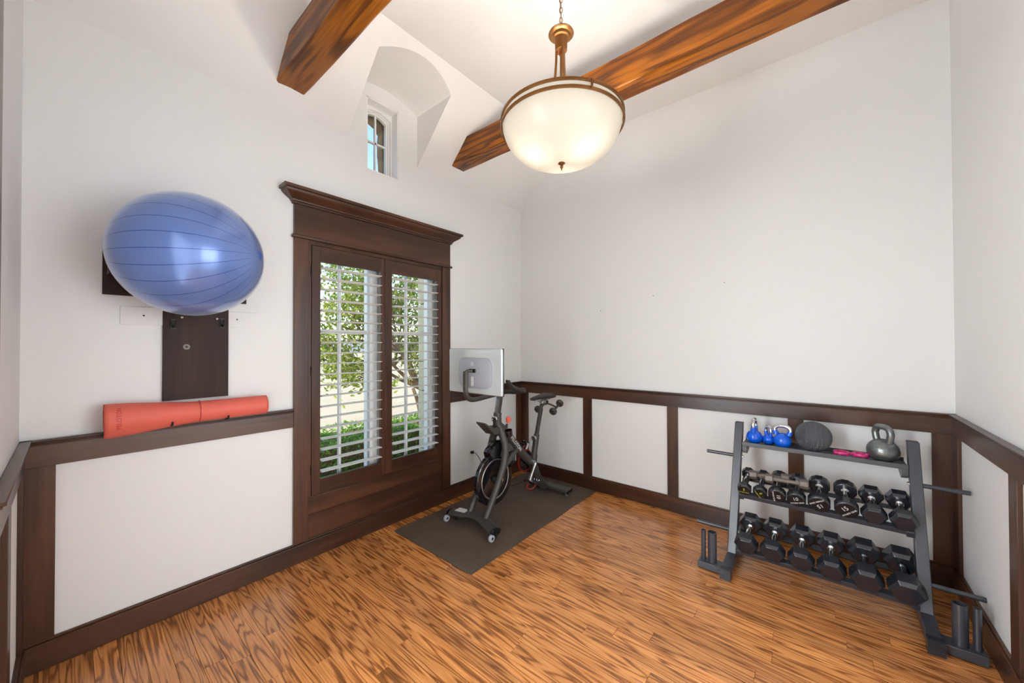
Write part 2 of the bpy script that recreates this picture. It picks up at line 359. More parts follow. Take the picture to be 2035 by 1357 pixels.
# window wall (left in the picture), with the shutter window and the small dormer window cut through
WX0, WX1, WZ0, WZ1 = -2.425, -1.243, .425, 2.245
SX0, SX1, SZ0, SZ1 = -1.992, -1.700, 2.945, 3.543
DX0, DX1, ZS, RISE = -2.159, -1.504, 3.592, .078
DC, DH = (DX0 + DX1) / 2, (DX1 - DX0) / 2
def vault(x): return ZS + RISE * (1 - ((x - DC) / DH) ** 2)
wl = MB()
cells([-LA - .15, WX0, SX0, SX1, WX1, .15], [-.12, WZ0, WZ1, SZ0, ZA], [(WX0, WX1, WZ0, WZ1), (SX0, SX1, SZ0, ZA)], lambda a, b, c, d: wl.box(a, b, 0, WT, c, d))
cells([DX0 - .1, SX0, SX1, DX1 + .1], [ZA, SZ1, 3.9], [(SX0, SX1, ZA, SZ1)], lambda a, b, c, d: wl.box(a, b, 0, WT, c, d))
wall_left = struct(wl.build('wall_left', M['wall'], smooth=False), 'off-white window wall with dark wainscot trim')
wall_back = struct(MB().box(0, .15, -LB - .15, WT, -.12, 3.95).build('wall_back', M['wall'], smooth=False), 'large blank off-white wall behind the dumbbell rack')
wr = MB(); OX0, OX1, OZ = -2.95, -1.40, 2.4
cells([-LA - .15, OX0, OX1, 0], [-.12, 0, OZ, 3.95], [(OX0, OX1, 0, OZ)], lambda a, b, c, d: wr.box(a, b, -LB - .14, -LB, c, d))
wall_right = struct(wr.build('wall_right', M['wall'], smooth=False), 'off-white wall right of the dumbbell rack')
EY0, EY1 = -3.25, -1.18
wf = MB(); cells([-LB - .15, EY0, EY1, WT], [-.12, 0, OZ, 3.95], [(EY0, EY1, 0, OZ)], lambda a, b, c, d: wf.box(-LA - .14, -LA, a, b, c, d))
wall_front = struct(wf.build('wall_front', M['wall'], smooth=False), 'off-white wall at the left edge')
# ceiling: slope above the window wall with the arched dormer, then flat
ce = MB(); nseg = 24
def q(*pts): ce.add(pts, [tuple(range(len(pts)))])
for a, b in ((-LA, DX0), (DX1, 0)): q((a, 0, ZA), (b, 0, ZA), (b, YR, ZF), (a, YR, ZF))
xs = [DX0 + (DX1 - DX0) * i / nseg for i in range(nseg + 1)]
for a, b in zip(xs, xs[1:]):
    ya, yb = -(vault(a) - ZA) / K, -(vault(b) - ZA) / K
    q((a, ya, vault(a)), (b, yb, vault(b)), (b, YR, ZF), (a, YR, ZF))
    q((a, 0, vault(a)), (b, 0, vault(b)), (b, yb, vault(b)), (a, ya, vault(a)))
for x in (DX0, DX1): q((x, 0, ZA), (x, 0, ZS), (x, -(ZS - ZA) / K, ZS))
q((-LA, YR, ZF), (0, YR, ZF), (0, -LB, ZF), (-LA, -LB, ZF))
ceil = struct(ce.build('ceiling', M['ceil'], sharp=25, fix=False), 'cream vaulted ceiling with an arched dormer')
rf = MB().box(-LA - .15, .15, -LB - .14, -.55, ZF + .005, 3.95)  # unseen shell, added so no light leaks in above the ceiling
rf.prism([(-LA - .15, 0, ZA + .10), (-LA - .15, -.56, ZF + .02), (-LA - .15, -.56, 3.95), (-LA - .15, WT, 3.95), (-LA - .15, WT, ZA + .005), (-LA - .15, 0, ZA + .005)], (-DX0 * 0 + (DX0 - .1) + LA + .15, 0, 0))
rf.prism([(DX1 + .1, 0, ZA + .10), (DX1 + .1, -.56, ZF + .02), (DX1 + .1, -.56, 3.95), (DX1 + .1, WT, 3.95), (DX1 + .1, WT, ZA + .005), (DX1 + .1, 0, ZA + .005)], (.15 - DX1 - .1, 0, 0))
rf.box(DX0 - .1, DX1 + .1, -.56, WT, 3.86, 3.95)
for a, b in ((DX0 - .1, DX0 - .004), (DX1 + .004, DX1 + .1)): rf.prism([(a, 0, ZA + .03), (a, -.45, ZS + .05), (a, -.45, 3.9), (a, 0, 3.9)], (b - a, 0, 0))
struct(rf.build('trim_light_shield', M['ceil'], smooth=False), 'unseen roof shell added above the ceiling to keep out light')
# unseen hall and entry boxes, added to house the fill lamps
hl = MB().box(-3.5, -.4, -5.4, -LB - .14, -.12, 0)
hl.box(-3.5, -.4, -5.4, -LB - .14, 2.7, 2.8); hl.box(-3.6, -3.5, -5.4, -LB - .14, -.12, 2.8); hl.box(-.4, -.3, -5.4, -LB - .14, -.12, 2.8); hl.box(-3.6, -.3, -5.5, -5.4, -.12, 2.8)
struct(hl.build('wall_added_hall', M['wall'], smooth=False), 'unseen hall box added to house a fill lamp'); hl = MB()
hl.box(-6.1, -LA - .14, -LB - .15, .5, -.12, 0).box(-6.1, -LA - .14, -LB - .15, .5, 2.7, 2.8).box(-6.2, -6.1, -LB - .25, .6, -.12, 2.8)
hl.box(-6.1, -LA - .14, -LB - .25, -LB - .15, -.12, 2.8).box(-6.1, -LA - .14, .5, .6, -.12, 2.8).box(-LA - .16, -LA - .14, WT, .6, -.12, 2.8)
struct(hl.build('wall_added_entry', M['wall'], smooth=False), 'unseen entry box added to house a fill lamp')

# ------------------------------------------------------------------ wainscot
T = .018; ZR0, ZR1, ZB, ZC = .947, 1.060, .137, 1.075
def on_wall(side, u0, u1, z0, z1, d0, d1, mb):
    if side == 'left': mb.box(u0, u1, -d1, -d0, z0, z1)
    elif side == 'back': mb.box(-d1, -d0, u0, u1, z0, z1)
    elif side == 'right': mb.box(u0, u1, -LB + d0, -LB + d1, z0, z1)
    else: mb.box(-LA + d0, -LA + d1, u0, u1, z0, z1)
WALLS = {'left': wall_left, 'back': wall_back, 'right': wall_right, 'front': wall_front}
AX = {'left': 'x', 'right': 'x', 'back': 'y', 'front': 'y'}
tn = 0
def rail(side, u0, u1):
    global tn; tn += 1
    b = MB(); on_wall(side, u0, u1, ZR0, ZR1, 0, T, b)
    o = struct(b.build('trim_%d' % tn, M['trim_' + AX[side]], bevel=.0015))
    c = MB(); on_wall(side, u0, u1, ZC - .011, ZC, 0, .036, c); on_wall(side, u0, u1, ZC - .019, ZC - .011, 0, .029, c); on_wall(side, u0, u1, ZC - .028, ZC - .019, 0, .023, c)
    c.build('rail_cap', M['trim_' + AX[side]], o, bevel=.003)
def base(side, name, spans):
    o = None
    for u0, u1 in spans:
        b = MB(); on_wall(side, u0, u1, 0, ZB - .012, 0, T + .004, b); on_wall(side, u0, u1, ZB - .012, ZB, 0, T - .004, b)
        if o is None: o = struct(b.build(name, M['trim_' + AX[side]], bevel=.003))
        else: b.build('baseboard_run', M['trim_' + AX[side]], o, bevel=.003)
def stile(side, u0, u1, z0=ZB, z1=ZR0):
    b = MB(); on_wall(side, u0, u1, z0, z1, 0, T - .001, b); b.build('stile', M['trim_z'], WALLS[side], bevel=.0015)
rail('left', -LA, -2.535); rail('left', -1.132, 0); rail('back', -LB, 0); rail('right', -1.28, 0); rail('right', -LA, -3.07); rail('front', -1.07, 0)
base('left', 'baseboard_left', [(-LA, 0)]); base('back', 'baseboard_back', [(-LB, 0)]); base('right', 'baseboard_right', [(-1.28, 0), (-LA, -3.07)]); base('front', 'baseboard_front', [(-1.07, 0)])
for a, b in ((-LA, -3.571), (-.10, 0)): stile('left', a, b)
for a, b in ((-.117, 0), (-.956, -.857), (-1.813, -1.721), (-2.702, -2.610), (-LB, -3.344)): stile('back', a, b)
for a, b in ((-.122, 0), (-1.01, -.919)): stile('right', a, b)
for a, b in ((-.07, 0), (-.71, -.613)): stile('front', a, b)
oc = MB()                                     # casing of the opening behind the camera
on_wall('right', OX1, OX1 + .11, 0, OZ, 0, .022, oc); on_wall('right', OX0 - .11, OX0, 0, OZ, 0, .022, oc); on_wall('right', OX0 - .11, OX1 + .11, OZ, OZ + .13, 0, .022, oc)
struct(oc.build('trim_opening', M['trim_z'], bevel=.002)); oc = MB()
on_wall('front', EY1, EY1 + .11, 0, OZ, 0, .022, oc); on_wall('front', EY0 - .11, EY0, 0, OZ, 0, .022, oc); on_wall('front', EY0 - .11, EY1 + .11, OZ, OZ + .13, 0, .022, oc)
struct(oc.build('trim_doorway', M['trim_z'], bevel=.002))
for y_, z_ in ((-1.06, 1.86), (-1.60, 1.97), (-2.19, 2.03)):
    MB().cyl((-.001, y_, z_), (-.008, y_, z_), .0035, 8).build('nail', M['iron'], wall_back)

# ------------------------------------------------------------------ shutter window
win = struct(empty('window_1', (-1.834, 0, ZB)), 'tall window with stained casing and plantation shutters')
CX0, CX1, IX0, IX1 = -2.535, -1.132, -2.442, -1.228
for a, b in ((CX0, IX0), (IX1, CX1)): MB().box(a, b, -.022, 0, ZB, 2.268).build('casing', M['trim_z'], win, bevel=.002)
MB().box(CX0, CX1, -.022, 0, 2.285, 2.500).build('frieze', M['trim_x'], win, bevel=.0015)
MB().box(CX0 - .016, CX1 + .016, -.04, 0, 2.264, 2.285).build('bead', M['trim_x'], win, bevel=.008, seg=3)
# crown moulding, mitred returns
prof = [(.024, 2.500), (.034, 2.500), (.034, 2.511), (.042, 2.515), (.044, 2.524), (.058, 2.535), (.078, 2.549), (.093, 2.562), (.098, 2.572), (.098, 2.578), (.112, 2.580), (.112, 2.600)]
cm = MB(); n = len(prof); vs = []
for d, z in prof:
    e = d - .022; vs += [(CX0 - e, 0, z), (CX0 - e, -d, z), (CX1 + e, -d, z), (CX1 + e, 0, z)]
fs = []
for i in range(n - 1):
    for k in range(3): fs.append((i * 4 + k, i * 4 + k + 1, (i + 1) * 4 + k + 1, (i + 1) * 4 + k))
fs.append((0, 1, 2, 3)); t4 = (n - 1) * 4; fs.append((t4 + 3, t4 + 2, t4 + 1, t4))
cm.add(vs, fs).build('crown_moulding', M['trim_x'], win, sharp=30)
MB().box(IX0, IX1, -.016, .0, .312, WZ0 + .003).build('sill_board', M['trim_x'], win, bevel=.002)
MB().box(IX0, IX1, -.005, .0, ZB, .312).build('apron_panel', M['trim_x'], win, bevel=.001)
fr = MB()
for a, b in ((IX0, WX0 + .006), (WX1 - .006, IX1)): fr.box(a, b, -.012, .05, WZ0, WZ1)
fr.box(IX0, IX1, -.012, .05, WZ1 - .008, 2.268); fr.box(IX0, IX1, -.012, .05, WZ0 - .002, WZ0 + .008)
fr.build('shutter_frame', M['trim_z'], win, bevel=.0015)
slat_me = {}
for k, (a, b, oa, ob) in enumerate(((-2.417, -1.839, -2.357, -1.876), (-1.837, -1.251, -1.771, -1.294))):
    s = MB(); y0, y1 = -.016, .014; z0, z1, oz0, oz1 = .436, 2.234, .543, 2.123
    s.box(a, oa, y0, y1, z0, z1); s.box(ob, b, y0, y1, z0, z1)
    p_ = s.build('shutter_panel', M['trim_z'], win, bevel=.002)
    MB().box(oa, ob, y0 + .001, y1 - .001, z0, oz0).build('shutter_rail', M['trim_x'], p_, bevel=.001)
    MB().box(oa, ob, y0 + .001, y1 - .001, oz1, z1).build('shutter_rail', M['trim_x'], p_, bevel=.001)
    w_ = ob - oa - .006
    sl = MB(); pr = []
    for j in range(16):
        t = 2 * PI * j / 16; pr.append((-w_ / 2, .0435 * math.cos(t) * (1 if abs(math.cos(t)) < .999 else 1), .0055 * math.sin(t)))
    sl.prism(pr, (w_, 0, 0)); me = sl.mesh('slat', M['slat'], sharp=50)
    for i in range(20):
        o = obj('slat', me, p_); o.location = ((oa + ob) / 2, -.001, 2.082 - i * .07832); o.rotation_euler = (math.radians(-2), 0, 0)
    for z in (.62, 1.33, 2.05):
        hx = a - .003 if k == 0 else b + .003
        MB().cyl((hx, y0 - .004, z - .035), (hx, y0 - .004, z + .035), .004, 8).build('hinge', M['iron'], p_)
# the white sashes behind: two units, centre mullion
fm = MB().box(WX0, WX0 + .03, .085, WT, WZ0, WZ1).box(WX1 - .055, WX1, .085, WT, WZ0, WZ1).box(-1.918, -1.790, .085, WT, WZ0, WZ1).box(WX0, WX1, .085, WT, WZ0, WZ0 + .05).box(WX0, WX1, .085, WT, WZ1 - .04, WZ1)
for xx in (-1.895, -1.862, -1.829, WX1 - .036, WX1 - .016): fm.box(xx, xx + .009, .072, .09, WZ0, WZ1)
fm.build('window_frame', M['white'], win, bevel=.002)
for a, b in ((WX0 + .03, -1.918), (-1.790, WX1 - .055)):
    c_ = (a + b) / 2
    MB().box(c_ - .011, c_ + .011, .108, .132, WZ0 + .05, WZ1 - .04).build('muntin', M['white'], win, bevel=.002)
    MB().box(a, b, .105, .135, 1.603, 1.636).build('meeting_rail', M['white'], win, bevel=.002)
    for x0, x1 in ((a, c_ - .011), (c_ + .011, b)):
        for z0, z1 in ((WZ0 + .05, 1.603), (1.636, WZ1 - .04)):
            MB().box(x0, x1, .118, .122, z0, z1).build('pane', M['glass'], win)
# exterior stone reveal beside the window
for i in range(9):
    z = -.1 + i * .29; MB().box(WX1 - .012 * rnd(), WX1 + .25, WT + .005, WT + .15 + .015 * rnd(), z, z + .283).build('stone', M['cream'], win, bevel=.008)

# ------------------------------------------------------------------ dormer window
w2 = struct(empty('window_2', ((SX0 + SX1) / 2, 0, SZ0)), 'small white arched dormer window with four panes')
j = MB(); jt = .010
j.box(SX1 - jt, SX1, .002, WT, SZ0, SZ1); j.box(SX0, SX0 + jt, .002, WT, SZ0, SZ1); j.box(SX0, SX1, .002, WT, SZ1 - jt, SZ1); j.box(SX0, SX1, .002, WT, SZ0, SZ0 + jt)
j.build('jamb', M['white'], w2, bevel=.001)
def arch_ring(x0, x1, z0, zs, rise, wd, y0, y1, mb, n=18, outer_rect=None):
    c_, h_ = (x0 + x1) / 2, (x1 - x0) / 2
    cv = lambda hh, base: [(c_ + hh * (2 * i / n - 1), base + rise * (1 - (2 * i / n - 1) ** 2)) for i in range(n + 1)]
    inner = [(x0 + wd, z0 + wd)] + cv(h_ - wd, zs) + [(x1 - wd, z0 + wd)]
    if outer_rect: outer = [(x0, z0)] + [(c_ + h_ * (2 * i / n - 1), outer_rect) for i in range(n + 1)] + [(x1, z0)]
    else: outer = [(x0, z0)] + cv(h_, zs + wd) + [(x1, z0)]
    k = len(inner); vs = [(x, y0, z) for x, z in inner] + [(x, y0, z) for x, z in outer] + [(x, y1, z) for x, z in inner] + [(x, y1, z) for x, z in outer]; fs = []
    for i in range(k):
        a, b = i, (i + 1) % k
        fs += [(a, b, k + b, k + a), (2 * k + a, 3 * k + a, 3 * k + b, 2 * k + b), (a, 2 * k + a, 2 * k + b, b), (k + a, k + b, 3 * k + b, 3 * k + a)]
    mb.add(vs, fs)
for y0_, y1_, mg, wd_, nm in ((.085, .165, .009, .014, 'arched_frame'), (.105, .165, .022, .012, 'arched_frame'), (.118, .150, .033, .017, 'sash')):
    f_ = MB(); arch_ring(SX0 + mg, SX1 - mg, SZ0 + mg, {.009: 3.475, .022: 3.468, .033: 3.455}[mg], .036, wd_, y0_, y1_, f_, outer_rect=None if nm == 'sash' else SZ1 - mg); f_.build(nm, M['white'], w2, sharp=30, bevel=.002)
cx2 = (SX0 + SX1) / 2
MB().box(cx2 - .007, cx2 + .007, .122, .142, SZ0 + .05, 3.49).build('muntin', M['white'], w2)
MB().box(SX0 + .048, SX1 - .048, .122, .142, 3.243, 3.258).build('muntin', M['white'], w2)
for x0, x1 in ((SX0 + .048, cx2 - .007), (cx2 + .007, SX1 - .048)):
    for z0, z1 in ((SZ0 + .05, 3.243), (3.258, 3.492)): MB().box(x0, x1, .130, .133, z0, z1).build('pane', M['glass'], w2)
st = MB(); N_ = 22; pin = []; pout = []
for i in range(N_ + 1):                            # ragged stone surround outside
    t = i / N_; jx = (rnd() - .5) * .016
    if t < .4: pin.append((SX0 + .036 + jx, SZ0 - .1 + t / .4 * .57)); pout.append((SX0 - .25, SZ0 - .1 + t / .4 * .5))
    elif t < .6:
        a = PI * (1 - (t - .4) / .2); pin.append((cx2 + .112 * math.cos(a), 3.415 + .075 * math.sin(a) + jx)); pout.append((cx2 + .40 * math.cos(a), 3.4 + .3 * math.sin(a)))
    else: pin.append((SX1 - .036 + jx, SZ0 - .1 + (1 - t) / .4 * .57)); pout.append((SX1 + .25, SZ0 - .1 + (1 - t) / .4 * .5))
k = N_ + 1; vs = []; fs = []
for y_ in (WT + .01, WT + .10): vs += [(x, y_, z) for x, z in pin] + [(x, y_, z) for x, z in pout]
for i in range(N_): fs += [(i, i + 1, k + i + 1, k + i), (2 * k + i, 3 * k + i, 3 * k + i + 1, 2 * k + i + 1), (i, 2 * k + i, 2 * k + i + 1, i + 1), (k + i, k + i + 1, 3 * k + i + 1, 3 * k + i)]
MB().add(vs, fs).build('stone_surround', M['stone'], w2, smooth=False)

# ------------------------------------------------------------------ beams
def beam(x0, x1, label):
    n = 44; L0, L1 = -.02, -LB; z0, z1 = 3.232, 3.440; b = MB(); rings = []
    cr = [(x0, z0), (x0 + .012, z0 - .006), ((x0 + x1) / 2, z0), (x1 - .012, z0 - .006), (x1, z0), (x1, (z0 + z1) / 2), (x1, z1), (x0, z1), (x0, (z0 + z1) / 2)]
    cr = [(x0, z0 + .008), (x0 + .010, z0), ((x0 + x1) / 2, z0 + .001), (x1 - .010, z0), (x1, z0 + .008), (x1, (z0 + z1) / 2), (x1, z1), (x0, z1), (x0, (z0 + z1) / 2)]
    kk = len(cr); vs = []; fs = []
    for i in range(n + 1):
        t = i / n
        for c_, (x, z) in enumerate(cr):
            ys = -(z - ZA) / K + .02; y = ys + (L1 - ys) * t
            jx = (mnoise.noise(Vector((x * 7, y * 3.1, c_ * 3.7))) * .007) if c_ != 2 else 0; jz = mnoise.noise(Vector((c_ * 2.3 + 9, y * 2.7, x * 5))) * .005
            vs.append((x + jx, y, z + jz))
    for i in range(n):
        for c_ in range(kk): fs.append((i * kk + c_, i * kk + (c_ + 1) % kk, (i + 1) * kk + (c_ + 1) % kk, (i + 1) * kk + c_))
    fs += [tuple(range(kk - 1, -1, -1)), tuple(n * kk + c_ for c_ in range(kk))]
    o = b.add(vs, fs).build('ceiling_beam', M['beam'], sharp=28); tag(o, label, 'beam', 'rustic ceiling beams'); return o
beam(-2.675, -2.503, 'rough stained timber ceiling beam left of the dormer window')
beam(-1.182, -1.020, 'rough stained timber ceiling beam right of the dormer, behind the pendant lamp')

# ------------------------------------------------------------------ outside
gz = -.25
struct(MB().add([(-60, WT + .02, gz), (80, WT + .02, gz), (120, 200, gz), (-120, 200, gz)], [(0, 1, 2, 3)]).build('ground', M['ground'], smooth=False), 'pale dry ground outside the window')
hm = MB(); n = 60; vs = []; fs = []
for i in range(n + 1):
    x = -110 + 260 * i / n; h = 3.0 + 2.2 * mnoise.noise(Vector((x * .05, 3, 1))) + 1.2 * mnoise.noise(Vector((x * .3, 7, 2)))
    vs += [(x, 95, gz), (x, 100, gz + h), (x, 112, gz)]
for i in range(n): fs += [(i * 3, i * 3 + 3, i * 3 + 4, i * 3 + 1), (i * 3 + 1, i * 3 + 4, i * 3 + 5, i * 3 + 2)]
struct(hm.add(vs, fs).build('hills', M['hill']), 'low hazy tree line on the horizon')
def leaves(mb, pos, size, k=1):
    d = Vector((rnd() - .5, rnd() - .5, rnd() - .5)).normalized(); s_ = d.orthogonal().normalized(); s_ = Matrix.Rotation(rnd() * 6.28, 3, d) @ s_
    u = d.cross(s_); L = size * (.7 + .6 * rnd()); W = L * .45; p_ = Vector(pos)
    mb.add([p_ - d * L / 2, p_ + s_ * W / 2 + u * W * .15, p_ + d * L / 2, p_ - s_ * W / 2 + u * W * .15], [(0, 1, 2), (0, 2, 3)])
# hedge
hd = empty('hedge', (-.9, 1.05, gz)); tag(hd, 'clipped green boxwood hedge under the shutter window', 'hedge')
hb = MB()
for i in range(16000):
    x = random.uniform(-2.9, 1.6); a = rnd()
    y = random.uniform(.72, 1.5); z = random.uniform(gz, .585); f_ = rnd()
    bump = .05 * mnoise.noise(Vector((x * 3, y * 3, 0))) 
    if f_ < .4: z = .585 + bump - abs(random.gauss(0, .03))
    elif f_ < .75: y = .74 + .05 * mnoise.noise(Vector((x * 4, 0, z * 4))) + abs(random.gauss(0, .03))
    leaves(hb, (x, y, z), .045)
o = hb.build('foliage', M['hedge'], hd, smooth=False, fix=False); o['kind'] = 'stuff'
core = MB().box(-2.9, 1.6, .80, 1.45, gz, .53); core.build('twigs', M['bark'], hd, smooth=False)
# tree
TX, TY = .78, 3.0
tr = empty('garden_tree', (TX, TY, gz)); tag(tr, 'broadleaf garden tree with yellow-green leaves outside the window', 'tree')
tb = MB(); tips = []
def branch(p0, d, L, r, depth):
    pts = [Vector(p0)]; dd = Vector(d).normalized()
    for i in range(5):
        dd = (dd + Vector((rnd() - .5, rnd() - .5, rnd() - .35)) * .28).normalized(); pts.append(pts[-1] + dd * L / 5)
    tb.tube(pts, [r * (1 - .12 * i) for i in range(6)], 7)
    if depth == 0: tips.extend(pts[2:]); return
    for i in range(4 if depth > 1 else 4):
        a = pts[random.choice([3, 4, 5])]; nd = (dd + Vector((random.gauss(0, .7), random.gauss(0, .6), random.gauss(.1, .5)))).normalized()
        branch(a, nd, L * .68, r * .5, depth - 1)
branch((TX, TY, gz), (-.05, 0, 1), 1.0, .07, 0)
tips.clear()
top = Vector((TX - .06, TY, gz + .95))
for d in ((-1, .1, .45), (-.8, -.25, .75), (-.25, .2, 1), (.3, .2, 1), (.8, -.1, .8), (-1.1, .1, .8), (-.5, .1, 1.1)): branch(top, d, 1.15, .04, 2)
tb.build('trunk', M['bark'], tr)
tf = MB()
for i in range(5200):
    c_ = random.choice(tips); leaves(tf, c_ + Vector((random.gauss(0, .13), random.gauss(0, .13), random.gauss(0, .12))), .085)
cl = []
for i in range(46): cl.append(Vector((random.uniform(-1.35, 1.0), random.uniform(2.5, 3.6), random.uniform(.95, 3.9))))
for i in range(6200):
    c_ = random.choice(cl)
    if c_.x > -.1 and c_.x < .45 and 1.75 < c_.z < 2.7 and rnd() < .8: continue
    leaves(tf, c_ + Vector((random.gauss(0, .17), random.gauss(0, .17), random.gauss(0, .15))), .085)
o = tf.build('foliage', M['leaf'], tr, smooth=False, fix=False); o['kind'] = 'stuff'

# ------------------------------------------------------------------ pendant lamp
PX, PY = -1.841, -1.756
pl = empty('pendant_lamp', (PX, PY, ZF)); tag(pl, 'frosted bowl pendant lamp with aged bronze rings hanging on a chain', 'lamp')
P = lambda r, a, z: (PX + r * math.cos(a), PY + r * math.sin(a), z)
MB().lathe([(.002, ZF), (.065, ZF), (.065, ZF - .012), (.05, ZF - .025), (.012, ZF - .032), (.002, ZF - .032)], (PX, PY, 0), n=32, caps=False).build('ceiling_rose', M['bronze'], pl)
lk = MB(); lp = []
for i in range(20):
    a = 2 * PI * i / 20; lp.append((.0075 * math.cos(a), 0, .017 * math.sin(a)))
lk.tube(lp, .0021, 8, closed=True, up=(0, 1, 0)); lkm = lk.mesh('chain_link', M['bronze'])
z = ZF - .045; i = 0
while z > 3.195:
    o = bpy.data.objects.new('chain_link', lkm); C.objects.link(o); o.parent = pl; o.location = (0, 0, z - ZF); o.rotation_euler = (0, 0, (PI / 2) * (i % 2) + .5); z -= .0275; i += 1
wp = [(PX + .004 * math.sin(t * 9), PY + .004 * math.cos(t * 9), ZF - .03 - t * (ZF - .03 - 3.17)) for t in [k / 40 for k in range(41)]]
MB().tube(wp, .0016, 6).build('lamp_wire', M['bronze'], pl)
MB().lathe([(.004, 3.190), (.012, 3.188), (.066, 3.186), (.068, 3.180), (.064, 3.175), (.050, 3.172), (.049, 3.166), (.046, 3.160), (.036, 3.157), (.034, 3.152), (.032, 3.094), (.031, 3.092), (.012, 3.092), (.012, 3.070), (.010, 3.066), (.001, 3.066)], (PX, PY, 0), n=40, caps=False).build('top_hub', M['bronze'], pl, sharp=40)
loop = [(PX + .008 * math.cos(t), PY, 3.197 + .010 * math.sin(t)) for t in [2 * PI * k / 14 for k in range(14)]]
MB().tube(loop, .002, 6, closed=True, up=(0, 1, 0)).build('hub_loop', M['bronze'], pl)
A0 = math.radians(32 + 180 + 25)
for k in range(3):
    a = A0 + k * 2 * PI / 3
    pts = smoothpath([P(.025, a, 3.10), P(.028, a, 3.02), P(.036, a, 2.93), P(.052, a, 2.86), P(.085, a, 2.805), P(.14, a, 2.755), P(.24, a, 2.726), P(.312, a, 2.714)], 5)
    MB().tube(pts, .0068, 10).build('arm', M['bronze'], pl)
    c_ = MB().tube([P(.328, a, 2.716), P(.330, a, 2.695), P(.328, a, 2.668)], .006, 8); c_.cyl(P(.322, a, 2.690), P(.343, a, 2.690), .0035, 8); c_.lathe([(.001, -.007), (.006, -.004), (.007, 0), (.006, .004), (.001, .007)], P(.346, a, 2.690), n=12, caps=False)
    c_.build('rim_clip', M['bronze'], pl)
def ring(R_, z, w_, h_, name):
    MB().lathe([(R_ - w_, z - h_), (R_, z - h_), (R_ + .002, z), (R_, z + h_), (R_ - w_, z + h_), (R_ - w_, z - h_)], (PX, PY, 0), n=72, caps=False).build(name, M['bronze'], pl)
ring(.326, 2.712, .008, .0065, 'rim_ring'); ring(.327, 2.676, .008, .0065, 'rim_ring')
bp_ = []
for i in range(25):
    t = i / 24; a = t * PI / 2; bp_.append((max(.002, .317 * math.sin(a) ** .92), 2.486 + (2.708 - 2.486) * (1 - math.cos(a)) ** 1.15))
bowl = MB().lathe(bp_, (PX, PY, 0), n=72, caps=False).build('glass_bowl', M['bowl'], pl, sharp=80)
MB().lathe([(.001, 2.490), (.017, 2.488), (.019, 2.482), (.010, 2.476), (.006, 2.472), (.009, 2.466), (.008, 2.460), (.003, 2.455), (.004, 2.450), (.001, 2.444)], (PX, PY, 0), n=20, caps=False).build('finial', M['bronze'], pl)
MB().cyl((PX, PY, 2.49), (PX, PY, 3.07), .007, 12).build('stem', M['bronze'], pl)
for k in range(3):
    a = A0 + k * 2 * PI / 3 + .5
    MB().tube([P(.0, a, 2.66), P(.06, a, 2.645), P(.105, a, 2.608)], [.008, .008, .013], 10).build('socket', M['bronze'], pl)
    bl = MB().lathe([(.012, -.05), (.013, -.036), (.024, -.022), (.03, -.004), (.028, .008), (.016, .026), (.003, .03)], P(.135, a, 2.600), ax=(math.cos(a), math.sin(a), -.5), n=16).build('bulb', M['bulb'], pl)

# ------------------------------------------------------------------ wall boards, exercise ball, yoga mat
wb = empty('wall_rack', (-3.05, 0, 1.2)); tag(wb, 'dark wooden wall rack with iron hooks behind the blue ball', 'wall rack')
MB().box(-3.427, -2.812, -.020, 0, 1.777, 2.070).build('cross_board', M['board'], wb, bevel=.001)
MB().box(-3.200, -2.904, -.021, 0, 1.205, 1.777).build('upright_board', M['board'], wb, bevel=.001)
def hook(x, z, s=1.0):
    h = MB().box(x - .011, x + .011, -.026, -.018, z - .03, z + .03); h.tube(smoothpath([(x, -.024, z - .012), (x, -.045, z - .02), (x, -.058, z - .008), (x, -.058, z + .018)], 5), .0055, 10)
    h.build('hook', M['iron'], wb, bevel=.001)
hook(-3.158, 1.636); hook(-2.936, 1.650)
for x, z, dx in ((-3.405, 1.892, 0), (-2.824, 1.905, .036)):
    MB().tube(smoothpath([(x, -.018, z - .01), (x + dx * .5, -.07, z - .012), (x + dx, -.115, z - .004), (x + dx, -.118, z + .022)], 5), .009, 12).build('hook', M['iron'], wb)
for x in (-3.12, -2.96):
    for z in (1.675,): MB().lathe([(.001, .0225), (.005, .0215), (.006, .021)], (x, 0, z), ax=(0, -1, 0), n=10, caps=False).build('screw', M['steel'], wb)
MB().lathe([(.006, .0212), (.006, .0217), (.014, .0217), (.016, .0212)], (-3.10, 0, 1.506), ax=(0, -1, 0), n=20, caps=False).build('washer', M['greyiron'], wb)
ws = empty('white_strip', (-3.05, 0, 1.625)); tag(ws, 'white painted strip fixed flat to the wall below the ball', 'wall strip')
for a, b in ((-3.363, -3.2), (-2.904, -2.739)): MB().box(a, b, -.010, 0, 1.625, 1.722).build('strip', M['wall'], ws, bevel=.001)
for x in (-3.275, -2.858): MB().cyl((x, -.0101, 1.676), (x, -.0109, 1.676), .0045, 12).build('screw', M['iron'], ws)
